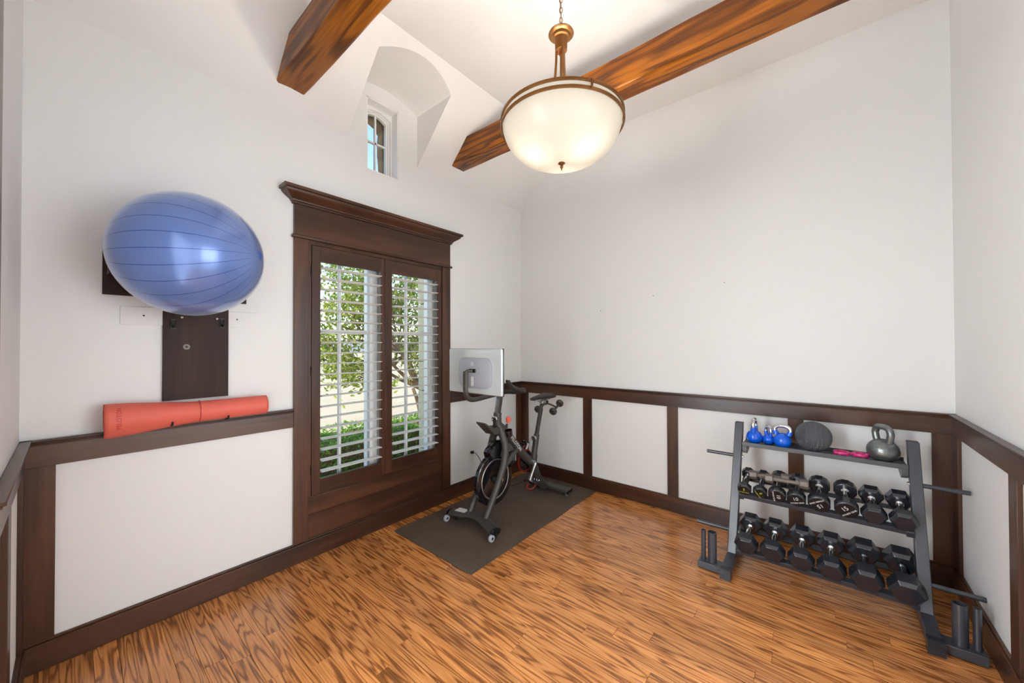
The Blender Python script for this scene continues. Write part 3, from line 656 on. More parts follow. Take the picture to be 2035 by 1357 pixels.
# ball: pole with the plug points along the wall towards the window
bc = Vector((-3.129, -.332, 1.978)); br = .3105
pole = Vector((.80, -.58, .05)).normalized()
ball = empty('exercise_ball', bc - Vector((0, 0, br))); tag(ball, 'large blue exercise ball with fine seam lines held against the wall', 'ball')
bs = MB(); nlat, nlon = 64, 104; vs = [(0, 0, br)]; fs = []
for i in range(1, nlat):
    th = PI * i / nlat
    for j in range(nlon): vs.append((br * math.sin(th) * math.cos(2 * PI * j / nlon), br * math.sin(th) * math.sin(2 * PI * j / nlon), br * math.cos(th)))
vs.append((0, 0, -br))
for j in range(nlon): fs.append((0, 1 + j, 1 + (j + 1) % nlon)); fs.append((len(vs) - 1, 1 + (nlat - 2) * nlon + (j + 1) % nlon, 1 + (nlat - 2) * nlon + j))
for i in range(nlat - 2):
    for j in range(nlon): a = 1 + i * nlon; fs.append((a + j, a + nlon + j, a + nlon + (j + 1) % nlon, a + (j + 1) % nlon))
bo = bpy.data.objects.new('ball_skin', bs.add(vs, fs).mesh('ball_skin', M['ball'], sharp=80)); C.objects.link(bo); bo.parent = ball; bo.location = (0, 0, br); bo.rotation_euler = pole.to_track_quat('Z', 'Y').to_euler()
pg = MB().lathe([(.001, br + .003), (.010, br + .003), (.012, br + .0015), (.021, br + .001), (.024, br - .003)], (0, 0, 0), n=24, caps=False)
po = bpy.data.objects.new('plug', pg.mesh('plug', plain('plug_vinyl', lin(70, 100, 178), .35, bump=.02))); C.objects.link(po); po.parent = ball; po.location = (0, 0, br); po.rotation_euler = bo.rotation_euler
# yoga mat, loosely rolled; its left end has sprung open over the rail
ym = empty('yoga_mat', (-3.07, -.08, 1.08)); tag(ym, 'rolled coral yoga mat resting on hooks above the chair rail', 'yoga mat')
MX0, MX1 = -3.422, -2.722
def mat_sec(x):
    t = max(0, min(1, (-3.02 - x) / .40)); t = t * t * (3 - 2 * t)
    return .058 + .019 * t, t
def mat_pt(x, s_):                                      # s_ 0..1 from the core out to the free edge
    Rr, t = mat_sec(x); cy = -.080 - .004 * t; cz = 1.081 + .058 + .0 * t + .010 * t
    turns = 2.45; ang = math.radians(-115) + (1 - s_) * turns * 2 * PI   # free edge ends under the front
    r = Rr * (.40 + .60 * min(1, s_ * 1.12)); 
    y = cy - r * math.cos(ang); z = cz + r * math.sin(ang)
    if s_ > .86: 
        k_ = (s_ - .86) / .14; y -= .0 * k_; z -= .030 * t * k_ * k_; y += -.012 * t * k_
    return Vector((x, y, z))
ns, nx = 90, 40; vs = []; fs = []
for i in range(nx + 1):
    x = MX0 + (MX1 - MX0) * i / nx
    for k in range(ns + 1): vs.append(mat_pt(x, k / ns))
for i in range(nx):
    for k in range(ns): a = i * (ns + 1) + k; fs.append((a, a + 1, a + ns + 2, a + ns + 1))
mo = MB().add(vs, fs).build('roll', M['coral'], ym, sharp=80); sm = mo.modifiers.new('thick', 'SOLIDIFY'); sm.thickness = .005; sm.offset = 0
def outer(x, ang, off):                                  # point on the outer wrap, ang measured up from straight out
    Rr, t = mat_sec(x); cy = -.080 - .004 * t; cz = 1.081 + .058 + .010 * t; r = Rr * 1.0 + .0028 + off
    return Vector((x, cy - r * math.cos(ang), cz + r * math.sin(ang)))
ln = MB(); vs = []; fs = []
for k in range(25):
    a = math.radians(-85 + 170 * k / 24); vs += [outer(-3.058, a, .0006), outer(-3.053, a, .0006)]
for k in range(24): fs.append((2 * k, 2 * k + 1, 2 * k + 3, 2 * k + 2))
ln.add(vs, fs).build('centre_line', M['coralprint'], ym)
tm = text_mesh('PELOTON', .0245, M['coralprint'], extrude=0)
for v in tm.vertices:
    u_, v_ = v.co.x, v.co.y; ang_ = u_ / .0776 + .10; q_ = mat_pt(-3.372 - v_, 1 - (ang_ + math.radians(115)) / (2.45 * 2 * PI)); v.co = q_ + Vector((0, -math.cos(ang_), math.sin(ang_))) * .0034
attach_o = bpy.data.objects.new('lettering', tm); C.objects.link(attach_o); attach(attach_o, ym)
for x in (-3.174, -2.930):
    hk = MB().box(x - .008, x + .008, -.006, 0, 1.078, 1.115); hk.tube(smoothpath([(x, -.004, 1.085), (x, -.05, 1.079), (x, -.105, 1.078), (x, -.139, 1.085), (x, -.147, 1.103)], 5), .0045, 10)
    o = hk.build('mat_hook', M['iron']); tag(o, 'black iron hook under the yoga mat, %s the centre line' % ('left of' if x < -3.05 else 'right of'), 'hook', 'yoga mat hooks')

# ------------------------------------------------------------------ outlet and cord
ol = empty('wall_outlet', (-.84, 0, .31)); tag(ol, 'white electrical outlet low on the wall beside the window', 'outlet')
MB().box(-.878, -.802, -.006, 0, .308, .438).build('cover_plate', M['plate'], ol, bevel=.003)
for z in (.345, .400): MB().box(-.857, -.823, -.0075, -.004, z - .015, z + .015).build('socket', M['plate'], ol, bevel=.002)
cord = empty('power_cord', (-.84, -.03, .39)); tag(cord, 'black power cord plugged into the outlet behind the exercise bike', 'cord')
MB().box(-.856, -.824, -.036, -.008, .387, .413).build('plug', M['cord'], cord, bevel=.005)
MB().tube(smoothpath([(-.84, -.036, .398), (-.835, -.075, .392), (-.82, -.12, .33), (-.79, -.15, .20), (-.74, -.17, .06), (-.68, -.20, .014), (-.55, -.24, .012), (-.42, -.285, .012), (-.36, -.304, .03)], 6), .0035, 8).build('cable', M['cord'], cord)

# ------------------------------------------------------------------ floor mat
fm_ = MB(); nx, ny = 46, 24; vs = []; fs = []
for zt in (1, 0):
    for i in range(nx + 1):
        for j_ in range(ny + 1):
            x = -1.832 + 1.800 * i / nx; y = -1.038 + .020 * i / nx + .905 * j_ / ny
            if j_ == 0: y += .010 * math.sin(i * .42) * (i / nx) ** 1.5
            if i in (0, nx) and j_ in (0, ny): x += .008 if i == 0 else -.008
            lift = max(0, 1 - j_ / 3) * max(0, math.sin(i * .33 + .5)) * .010 * (i / nx) ** 2 + max(0, (j_ - ny + 2) / 2) * .004 * max(0, math.sin(i * .5))
            vs.append((x, y, .0006 + lift + (.0055 if zt else 0)))
k = (nx + 1) * (ny + 1)
for i in range(nx):
    for j_ in range(ny):
        a = i * (ny + 1) + j_; fs += [(a, a + ny + 1, a + ny + 2, a + 1), (k + a, k + a + 1, k + a + ny + 2, k + a + ny + 1)]
bd = [i * (ny + 1) for i in range(nx + 1)] + [nx * (ny + 1) + j_ for j_ in range(1, ny + 1)] + [i * (ny + 1) + ny for i in range(nx - 1, -1, -1)] + [j_ for j_ in range(ny - 1, 0, -1)]
for a, b in zip(bd, bd[1:] + bd[:1]): fs.append((a, k + a, k + b, b))
o = fm_.add(vs, fs).build('floor_mat', M['mat'], sharp=50); tag(o, 'dark grey rubber exercise mat under the bike', 'mat')

# ------------------------------------------------------------------ dumbbell rack
LY, RY = -2.3275, -3.2315                          # post centre lines
rk = empty('dumbbell_rack', (-.5, (LY + RY) / 2, 0)); tag(rk, 'black steel three-tier dumbbell rack with plate pegs in the corner', 'rack')
SL = (.605 - .270) / .84                           # lean of the posts
PXF = lambda z: -.605 + (z - .08) * SL             # front face of a post at height z
for yc in (LY, RY):
    s_ = 1 if yc == LY else -1; y0, y1 = yc - .0265, yc + .0265
    MB().prism([(PXF(.075), y0, .075), (PXF(.92), y0, .92), (PXF(.92) + .054, y0, .92), (PXF(.075) + .054, y0, .075)], (0, .053, 0)).build('post', M['black'], rk, bevel=.004)
    ft = MB().prism([(-.800, y0, .012), (-.800, y0, .058), (-.640, y0, .082), (-.12, y0, .082), (-.12, y0, .012)], (0, .053, 0)); ft.build('foot', M['black'], rk, bevel=.003)
    cp = MB().box(-.828, -.775, y0 - .004, y1 + .004, .001, .066)
    for i in range(7): cp.box(-.8305, -.826, y0 - .005, y1 + .005, .006 + i * .0085, .010 + i * .0085)
    for i in range(5): cp.box(-.825 + i * .009, -.821 + i * .009, y0 - .005, y1 + .005, .064, .068)
    cp.build('foot_cap', M['rubber'], rk); 
    MB().box(-.17, -.115, y0 - .004, y1 + .004, .001, .066).build('foot_cap', M['rubber'], rk, bevel=.002)
    ye = yc + s_ * .170
    MB().box(-.785, -.700, min(yc + s_ * .02, ye), max(yc + s_ * .02, ye), .004, .050).build('side_arm', M['black'], rk, bevel=.003)
    for yt, r_ in ((yc + s_ * .0895, .027), (yc + s_ * .143, .0145)):
        MB().lathe([(r_, .050), (r_, .248), (r_ - .0035, .248), (r_ - .0035, .060), (.001, .060)], (-.742, yt, 0), n=28, caps=False).build('bar_sleeve', M['black'], rk)
    for zp, ln_ in ((.685, .205), (.205, .235)):
        xp = PXF(zp) + .027
        MB().cyl((xp, yc + s_ * .02, zp), (xp, yc + s_ * ln_, zp), .0125, 18).build('plate_peg', M['black'], rk, bevel=.002)
        MB().cyl((xp, yc - s_ * .024, zp), (xp, yc - s_ * .036, zp), .010, 6).build('bolt', M['steel'], rk)
# top shelf with lips
ZSH = .776; yi0, yi1 = RY + .0265, LY - .0265
sh = MB().box(-.322, -.150, yi0, yi1, ZSH - .004, ZSH); sh.build('shelf', M['black'], rk, bevel=.001)
MB().box(-.331, -.322, yi0, yi1, ZSH - .014, ZSH + .016).build('shelf_lip', M['black'], rk, bevel=.002)
MB().box(-.150, -.141, yi0, yi1, ZSH - .014, ZSH + .020).build('shelf_lip', M['black'], rk, bevel=.002)
for yc, s_ in ((yi0, 1), (yi1, -1)):
    MB().prism([(-.325, yc, ZSH - .014), (-.325, yc, ZSH - .055), (-.285, yc, ZSH - .075), (-.20, yc, ZSH - .055), (-.20, yc, ZSH - .014)], (0, s_ * .030, 0)).build('bracket', M['black'], rk, bevel=.002)
TL = math.radians(17); UD = Vector((math.cos(TL), 0, math.sin(TL))); ND = Vector((-math.sin(TL), 0, math.cos(TL))); YD = Vector((0, 1, 0))
TIERS = {'mid': (Vector((-.480, 0, .466)), .190), 'low': (Vector((-.606, 0, .130)), .215)}
for tname, (P0, L_) in TIERS.items():
    ymid = Vector((0, (yi0 + yi1) / 2, 0)); hy = YD * ((yi1 - yi0) / 2)
    for s0, s1 in ((-.012, .026), (L_ - .026, L_ + .012)):
        c_ = P0 + ymid + UD * ((s0 + s1) / 2) - ND * .004
        r_ = MB().obox(c_, UD * ((s1 - s0) / 2), hy, ND * .0035); ed_ = s0 if s0 < 0 else s1
        r_.obox(P0 + ymid + UD * ed_ - ND * .016, UD * .003, hy, ND * .0155); r_.build('tier_rail', M['black'], rk, bevel=.0015)
    for yc, s_ in ((yi0, 1), (yi1, -1)):
        MB().obox(P0 + Vector((0, yc + s_ * .016, 0)) + UD * (L_ / 2 - .004) - ND * .026, UD * (L_ / 2 + .012), YD * .016, ND * .018).build('bracket', M['black'], rk, bevel=.003)

# ------------------------------------------------------------------ dumbbells
def polyhead(mb, n, R_, half, c, ch, ph=0.0, bulge=0.0, ax=(1, 0, 0)):
    mb.lathe([(R_ * .62, -half), (R_ - ch, -half), (R_, -half + ch * 1.1), (R_ + bulge, 0), (R_, half - ch * 1.1), (R_ - ch, half), (R_ * .62, half)], c, ax=ax, n=n, ph=ph)
def dumbbell(kind, Rf, half, L_, mat='rubber', grip='chrome', text=None, sub='', tmat='print', trot=0.0):
    """along local x, centre of the front head at the origin, resting plane at z = -Rf (flat radius)"""
    d = empty('dumbbell', (0, 0, 0))
    n, ph = {'hex': (6, PI / 6), 'oct': (8, PI / 8), 'round': (12, PI / 12)}[kind]
    Rc = Rf / math.cos(PI / n)
    # lathe's reference direction for the x axis is found here so that a flat faces down
    u = Vector((1, 0, 0)).orthogonal().normalized(); base = math.atan2(Vector((1, 0, 0)).cross(u).dot(Vector((0, 0, -1))), u.dot(Vector((0, 0, -1))))
    for x in (0, L_):
        h = MB(); polyhead(h, n, Rc, half, (x, 0, 0), {'hex': Rf * .25, 'oct': Rf * .2, 'round': Rf * .13}[kind], ph=base + PI / n)
        hd_ = h.build('head', M[mat], d, sharp=20, bevel=.002)
        if kind != 'hex' and x == 0: MB().lathe([(.001, -half - .0012), (Rf * .80, -half - .0012), (Rf * .83, -half)], (0, 0, 0), ax=(1, 0, 0), n=36, caps=False).build('face_disc', M['rubface'], d)
    g0, g1 = half, L_ - half
    gr = MB().lathe([(.0155, g0 - .004), (.0185, g0 + .006), (.0155, g0 + .009), (.0185, g0 + .014), (.0140, g0 + .018), (.0165, (g0 + g1) / 2), (.0140, g1 - .018), (.0185, g1 - .014), (.0155, g1 - .009), (.0185, g1 - .006), (.0155, g1 + .004)] if kind != 'round' else
                    [(.024, g0 - .002), (.017, g0 + .008), (.0155, g0 + .010), (.0155, g1 - .010), (.017, g1 - .008), (.024, g1 + .002)], (0, 0, 0), ax=(1, 0, 0), n=20)
    gr.build('handle', M[grip], d)
    if text:
        e = Vector((0, -math.cos(trot), -math.sin(trot))); f_ = Vector((0, math.sin(trot) * -1, math.cos(trot)))
        # face looks along -x: letters run towards -y (the viewer's right)
        o0 = Vector((-half - .0022, 0, 0))
        place_text(text_mesh(text, Rf * .62, M[tmat]), d, o0 + f_ * Rf * .18, e, f_)
        place_text(text_mesh(sub, Rf * .235, M[tmat]), d, o0 - f_ * Rf * .36, e, f_)
    return d
def seat(d, tier, y, Rf):
    P0, L_ = TIERS[tier]
    d.location = P0 + Vector((0, y, 0)) + ND * (Rf + .0005); d.rotation_euler = (0, -TL, 0); return d
mid = [(-2.392, 'oct', .040, .026, 'small dark octagonal dumbbell with yellow print, next to the left post of the rack', dict(text='5', sub='FITNESS GEAR', tmat='printy')),
       (-2.483, 'oct', .040, .026, 'small dark octagonal dumbbell with yellow print, second from the left post', dict(text='8', sub='FITNESS GEAR', tmat='printy', trot=1.0)),
       (-2.578, 'round', .0485, .028, 'round-headed black dumbbell whose 10 is turned sideways', dict(text='10', sub='FITNESS GEAR', trot=1.45)),
       (-2.680, 'round', .0495, .028, 'round-headed black dumbbell with an upright white 10', dict(text='10', sub='FITNESS GEAR', trot=-.32)),
       (-2.793, 'round', .0555, .030, 'round-headed black dumbbell whose white 15 is upside down', dict(text='15', sub='FITNESS GEAR', trot=2.55)),
       (-2.921, 'round', .0565, .030, 'round-headed black dumbbell with a tilted readable white 15', dict(text='15', sub='FITNESS GEAR', trot=-.75)),
       (-3.041, 'hex', .0515, .036, 'black rubber hex dumbbell on the middle tier beside the round 15', {}),
       (-3.162, 'hex', .0525, .037, 'black rubber hex dumbbell on the middle tier against the right post', {})]
for y, kind, Rf, half, lab, kw in mid:
    d = dumbbell(kind, Rf, half, TIERS['mid'][1], **kw); tag(seat(d, 'mid', y, Rf), lab, 'dumbbell', 'dumbbells on the middle tier')
low = [(-2.418, .0585, .043, 'first'), (-2.560, .060, .044, 'second'), (-2.705, .059, .044, 'third'), (-2.848, .060, .045, 'fourth'), (-2.998, .0645, .050, 'fifth'), (-3.155, .066, .052, 'last')]
for y, Rf, half, k_ in low:
    d = dumbbell('hex', Rf, half, TIERS['low'][1], grip='rubber' if y < -2.9 else 'chrome')
    lab = {'first': 'black hex dumbbell on the bottom tier beside the left post', 'last': 'large black hex dumbbell on the bottom tier against the right post'}.get(k_, '%s black hex dumbbell from the left on the bottom tier' % k_)
    tag(seat(d, 'low', y, Rf), lab, 'dumbbell', 'dumbbells on the bottom tier')
# two little ones lying across the row
for (a, b, lab) in (((-.405, -2.434, .586), (-.395, -2.617, .598), 'small dumbbell lying crosswise on the row, nearer the wall'), ((-.470, -2.533, .600), (-.470, -2.720, .604), 'small dumbbell lying crosswise on the row, nearer the room')):
    a, b = Vector(a), Vector(b); ax = (b - a).normalized(); L_ = (b - a).length
    d = empty('dumbbell', a); tag(d, lab, 'dumbbell', 'small dumbbells lying crosswise on the middle tier')
    for c_ in (a, b):
        h = MB(); polyhead(h, 6, .0300, .024, c_, .005, ph=PI / 6, ax=ax); h.build('head', M['greyiron'], d, sharp=20, bevel=.002)
    MB().cyl(a + ax * .016, b - ax * .016, .0125, 16).build('handle', M['greyiron'], d)

# ------------------------------------------------------------------ things on the top shelf
def kettlebell(x, y, Rb, H_, rot, mat, hmat, lab, hw, ht, squash=1.0):
    k_ = empty('kettlebell', (x, y, ZSH)); tag(k_, lab, 'kettlebell', 'kettlebells on the top shelf')
    prof = []
    for i in range(15):
        th = math.radians(-62 + 142 * i / 14); prof.append((Rb * math.cos(th), (Rb * .86 + Rb * math.sin(th) * squash)))
    z0 = prof[0][1]; prof = [(r, z - z0) for r, z in prof]; prof = [(.001, 0), (prof[0][0] * .96, 0)] + prof + [(.001, prof[-1][1] + .002)]
    top = prof[-1][1]
    MB().lathe([(r, z) for r, z in prof], (x, y, ZSH + .0005), n=36, caps=False).build('bell', M[mat], k_, sharp=40)
    c_, s_ = math.cos(rot), math.sin(rot); zb = ZSH + top - Rb * .22; zt = ZSH + H_ - ht
    pl_ = [(-hw * .80, zb), (-hw * .95, zb + (zt - zb) * .35), (-hw, zb + (zt - zb) * .62), (-hw * .72, zt - .006), (-hw * .30, zt), (hw * .30, zt), (hw * .72, zt - .006), (hw, zb + (zt - zb) * .62), (hw * .95, zb + (zt - zb) * .35), (hw * .80, zb)]
    pts = smoothpath([(x + u * c_, y + u * s_, z) for u, z in pl_], 4)
    MB().tube(pts, ht, 14, up=(-s_, c_, 0)).build('handle', M[hmat], k_)
    if mat == 'blue':
        for sg in (-1, 1):
            q_ = [p_ for p_ in (pts if sg < 0 else pts[::-1])][:6]
            MB().tube(q_, [ht * 1.35, ht * 1.28, ht * 1.22, ht * 1.18, ht * 1.15, ht * 1.1], 14).build('horn', M['blue'], k_)
kettlebell(-.250, -2.423, .052, .186, math.radians(-4), 'blue', 'chrome', 'blue and chrome kettlebell beside the left post, handle edge-on', .040, .0130)
kettlebell(-.222, -2.507, .039, .139, math.radians(35), 'blue', 'chrome', 'smallest blue and chrome kettlebell, second from the left', .030, .0100)
kettlebell(-.262, -2.594, .054, .166, math.radians(80), 'blue', 'chrome', 'wide blue and chrome kettlebell touching the treaded ball', .047, .0140)
kettlebell(-.236, -3.105, .079, .230, math.radians(36), 'hammer', 'hammer', 'large silver grey kettlebell at the right end of the top shelf', .052, .0185, .92)
# treaded slam ball
sb = empty('slam_ball', (-.245, -2.764, ZSH)); tag(sb, 'dark grey slam ball with tyre tread on the top shelf', 'ball')
Rb = .1015; nl, nn = 150, 300; vs = []; fs = []
for i in range(nl + 1):
    th = PI * (.02 + .96 * i / nl)
    for j in range(nn):
        ph = 2 * PI * j / nn; row = i / nl * 12; fr_ = row - math.floor(row); tri = abs(fr_ - .5) * 2
        s_ = (ph / (2 * PI) * 42 + tri * 1.0) % 1.0
        hgt = 1.0 if (s_ < .58 and .06 < fr_ < .94 and abs(fr_ - .5) > .05) else 0.0
        if math.sin(th) < .35: hgt = .6
        r = Rb - .0042 + .0042 * hgt
        v = Vector((r * math.sin(th) * math.cos(ph), r * math.sin(th) * math.sin(ph), r * math.cos(th)))
        vs.append(v)
for i in range(nl):
    for j in range(nn): fs.append((i * nn + j, i * nn + (j + 1) % nn, (i + 1) * nn + (j + 1) % nn, (i + 1) * nn + j))
fs += [tuple(range(nn)), tuple(nl * nn + j for j in range(nn))][:2]
so_ = bpy.data.objects.new('tread', MB().add(vs, fs).mesh('tread', plain('slam_ball_rubber', lin(84, 89, 94), .45, bump=.05), sharp=60)); C.objects.link(so_)
so_.parent = sb; so_.location = (0, 0, Rb); so_.rotation_euler = Vector((.35, -.9, -.1)).to_track_quat('Z', 'Y').to_euler()
# pink collars
for (x, y, rz, lab) in ((-.250, -2.908, .3, 'bright pink barbell collar beside the slam ball'), (-.240, -3.000, -.4, 'bright pink barbell collar beside the grey kettlebell')):
    c_ = empty('barbell_collar', (x, y, ZSH)); tag(c_, lab, 'collar', 'pink collars on the top shelf')
    MB().lathe([(.024, .012), (.041, .012), (.044, .020), (.041, .028), (.034, .030), (.026, .028), (.024, .012)], (x, y, ZSH), n=32, caps=False).build('ring', M['pink'], c_, sharp=50)
    for k in range(5):
        a = rz + k * 2 * PI / 5; MB().tube([(x + .035 * math.cos(a), y + .035 * math.sin(a), ZSH + .0005), (x + .036 * math.cos(a), y + .036 * math.sin(a), ZSH + .015)], [.007, .006], 8).build('foot', M['pink'], c_)
    a = rz + 2.2; MB().obox((x + .040 * math.cos(a), y + .040 * math.sin(a), ZSH + .021), (.012 * math.cos(a), .012 * math.sin(a), 0), (-.008 * math.sin(a), .008 * math.cos(a), 0), (0, 0, .007)).build('clamp_tab', M['pink'], c_, bevel=.003)

# ------------------------------------------------------------------ exercise bike
BY = -.605; G = .0062
bk = empty('exercise_bike', (-.85, BY, G)); tag(bk, 'matte black exercise bike with a silver-backed touchscreen in the corner', 'exercise bike')
def T3(l, y=BY): return [(x, y, z) for x, z in l]
# stabilisers
fp = [(-1.405, -.350, .070), (-1.385, -.43, .076), (-1.350, -.53, .082), (-1.338, -.605, .084), (-1.350, -.68, .082), (-1.385, -.78, .076), (-1.405, -.862, .070)]
fs_ = MB().tube(smoothpath(fp, 4), .052, 16, up=(0, 0, 1), flat=.50).build('front_stabilizer', M['bike'], bk)
for y in (-.345, -.866):
    MB().tube([(-1.405, y, .068), (-1.405, y + (.012 if y > BY else -.012), .068)], [.053, .049], 16, up=(0, 0, 1), flat=.56).build('end_cap', M['bikegloss'], fs_)
    yw = y + (.002 if y > BY else -.002)
    w_ = MB().lathe([(.012, -.011), (.024, -.011), (.028, -.007), (.028, .007), (.024, .011), (.012, .011)], (-1.452, yw, G + .0285), ax=(0, 1, 0), n=24).build('wheel', M['greyplas'], fs_)
    MB().lathe([(.001, -.013), (.010, -.013), (.011, .0), (.010, .013), (.001, .013)], (-1.452, yw, G + .0285), ax=(0, 1, 0), n=16, caps=False).build('hub', M['cord'], fs_)
    MB().obox((-1.432, yw, .048), (.022, 0, .008), (0, .005, 0), (-.004, 0, .012)).build('wheel_bracket', M['bike'], fs_, bevel=.002)
    MB().cyl((-1.375, y + (-.03 if y > BY else .03), G), (-1.375, y + (-.03 if y > BY else .03), .05), .013, 14).build('level_foot', M['cord'], fs_)
MB().obox((-1.376, -.452, .1065), (.033, .004, 0), (-.005, .055, -.004), (0, 0, .0006)).build('white_sticker', M['print'], fs_)
rs = MB().box(-.372, -.268, -.868, -.342, .038, .070).build('rear_stabilizer', M['bike'], bk, bevel=.012, seg=3)
for y in (-.872, -.338): MB().box(-.374, -.266, y - .006, y + .006, .036, .072).build('end_cap', M['bikegloss'], rs, bevel=.005)
for y in (-.845, -.365): MB().cyl((-.335, y, G), (-.335, y, .04), .016, 14).build('level_foot', M['steel'], rs)
# frame
for sg, nm in ((-1, 'fork_leg'), (1, 'fork_leg')):
    y = BY + sg * .095
    pts = smoothpath([(-1.345, y, .088), (-1.30, y, .16), (-1.235, y, .26), (-1.165, y, .38), (-1.11, y, .50), (-1.083, y + sg * -.012, .62), (-1.082, y + sg * -.045, .72), (-1.092, BY + sg * .012, .80)], 5)
    MB().tube(pts, [.026 + .008 * (i / len(pts)) for i in range(len(pts))], 14, flat=1.0).build(nm, M['bike'], bk)
    MB().obox((-1.345, y, .098), (.034, 0, .006), (0, .024, 0), (-.002, 0, .010)).build('leg_mount', M['bike'], bk, bevel=.004)
    MB().cyl((-1.166, y + sg * .028, .372), (-1.166, y + sg * .034, .372), .009, 12).build('axle_bolt', M['steel'], bk)
MB().tube(smoothpath([(-1.075, BY, .72), (-1.092, BY, .80), (-1.094, BY, .86), (-1.088, BY, .912)], 4), [.042] * 5 + [.039] * 4 + [.036] * 4, 18).build('head_tube', M['bike'], bk)
mt = MB().tube(smoothpath([(-1.085, BY, .80), (-.98, BY, .715), (-.82, BY, .545), (-.70, BY, .435), (-.60, BY, .355)], 5), .042, 16, up=(0, 1, 0), flat=.80).build('main_tube', M['bike'], bk)
dirn = Vector((.16, 0, -.17)).normalized()
place_text(text_mesh('PELOTON', .046, M['print']), mt, (-.872, BY - .0345, .598), dirn, Vector((dirn.z * -1, 0, dirn.x)))
MB().tube(smoothpath([(-.506, BY, .615), (-.530, BY, .51), (-.552, BY, .42), (-.562, BY, .34), (-.530, BY, .245), (-.470, BY, .150), (-.385, BY, .066)], 5), [.030] * 10 + [.036] * 8 + [.042] * 13, 16).build('seat_tube', M['bike'], bk)
for sg in (-1, 1): MB().tube(smoothpath([(-1.115, BY + sg * .090, .46), (-1.02, BY + sg * .075, .50), (-.92, BY + sg * .04, .525), (-.82, BY, .53)], 4), .027, 12).build('brace', M['bike'], bk)
# flywheel
FX, FZ = -1.140, .345
fw = MB().lathe([(.03, -.018), (.10, -.010), (.155, -.010), (.160, -.022), (.218, -.022), (.226, -.016), (.226, .016), (.218, .022), (.160, .022), (.155, .010), (.10, .010), (.03, .018)], (FX, BY, FZ), ax=(0, 1, 0), n=72).build('flywheel', M['bikegloss'], bk, sharp=30)
for sg in (-1, 1):
    MB().lathe([(.163, sg * .0225), (.166, sg * .0245), (.172, sg * .0245), (.175, sg * .0225)], (FX, BY, FZ), ax=(0, 1, 0), n=72, caps=False).build('bright_ring', M['steel'], fw)
    MB().lathe([(.001, sg * .06), (.022, sg * .06), (.026, sg * .052), (.034, sg * .030), (.040, sg * .012)], (FX, BY, FZ), ax=(0, 1, 0), n=24, caps=False).build('hub', M['iron'], fw)
MB().cyl((FX, BY - .098, FZ), (FX, BY + .098, FZ), .010, 12).build('axle', M['steel'], fw)
# shield over the top of the flywheel
sh_ = MB(); ri, ro = .232, .262; na = 20; prof = []
for i in range(na + 1):
    a = math.radians(110 - 90 * i / na); prof.append((a, ro + .075 * math.sin(PI * i / na) ** .8))
vs = []; fs = []
for sg in (-1, 1):
    for a, r in prof: vs += [(FX + ri * .82 * math.cos(a), BY + sg * .046, FZ + ri * .82 * math.sin(a)), (FX + (r - .01) * math.cos(a), BY + sg * .042, FZ + (r - .01) * math.sin(a)), (FX + r * math.cos(a), BY + sg * .028, FZ + r * math.sin(a))]
n3 = 3 * (na + 1)
for i in range(na):
    for b_ in (0, n3):
        for c_ in (0, 1): fs.append((b_ + i * 3 + c_, b_ + i * 3 + c_ + 1, b_ + i * 3 + c_ + 4, b_ + i * 3 + c_ + 3))
    fs.append((i * 3 + 2, n3 + i * 3 + 2, n3 + i * 3 + 5, i * 3 + 5))
for i in (0, na): fs += [(i * 3, i * 3 + 1, n3 + i * 3 + 1, n3 + i * 3), (i * 3 + 1, i * 3 + 2, n3 + i * 3 + 2, n3 + i * 3 + 1)]
sh_.add(vs, fs).build('flywheel_shield', M['bikegloss'], bk, sharp=50)
# tray / holder in front of the head
MB().prism([(-1.300, BY - .055, .862), (-1.306, BY - .055, .850), (-1.190, BY - .055, .742), (-1.120, BY - .055, .735), (-1.120, BY - .055, .800), (-1.200, BY - .055, .800)], (0, .11, 0)).build('bottle_holder', M['bike'], bk, bevel=.008, seg=3)
for sg in (-1, 1): MB().lathe([(.028, 0), (.034, .004), (.036, .055), (.033, .055), (.030, .006), (.001, .005)], (-1.00 + .02 * sg, BY + sg * .075, .705), ax=(-.25, 0, 1), n=20, caps=False).build('bottle_cup', M['bikegloss'], bk)
# resistance knob
MB().tube([(-1.000, BY, .745), (-.972, BY, .772), (-.960, BY, .792)], [.026, .016, .007], 12).build('knob_stem', M['bike'], bk)
MB().lathe([(.002, -.030), (.014, -.026), (.024, -.010), (.026, .006), (.021, .022), (.010, .030), (.001, .031)], (-.944, BY, .826), ax=(.25, 0, 1), n=10, caps=False).build('resistance_knob', M['coralknob'], bk, sharp=25)
# handlebar post, bars
MB().obox((-1.074, BY, .985), (.0225, 0, -.005), (0, .021, 0), (.020, 0, .092)).build('handlebar_post', M['bike'], bk, bevel=.006)
MB().obox((-1.0985, BY, .985), (.0012, 0, -.0003), (0, .015, 0), (.020, 0, .088)).build('post_scale', M['chrome'], bk)
for x, z, y in ((-1.135, .872, BY - .020), (-.553, .592, BY - .010)):
    kb_ = MB().cyl((x + .03, y, z), (x - .028, y, z), .012, 12); kb_.build('knob_shaft', M['bike'], bk)
    MB().lathe([(.010, .010), (.023, .012), (.026, .020), (.026, .034), (.022, .040), (.015, .040), (.014, .037), (.001, .037)], (x, y, z), ax=(-1, -.25, 0), n=24, caps=False).build('adjust_knob', M['chrome'], bk, sharp=40)
hb = MB().obox((-1.052, BY, 1.088), (.05, 0, 0), (0, .032, 0), (0, 0, .018)).build('bar_clamp', M['bike'], bk, bevel=.008)
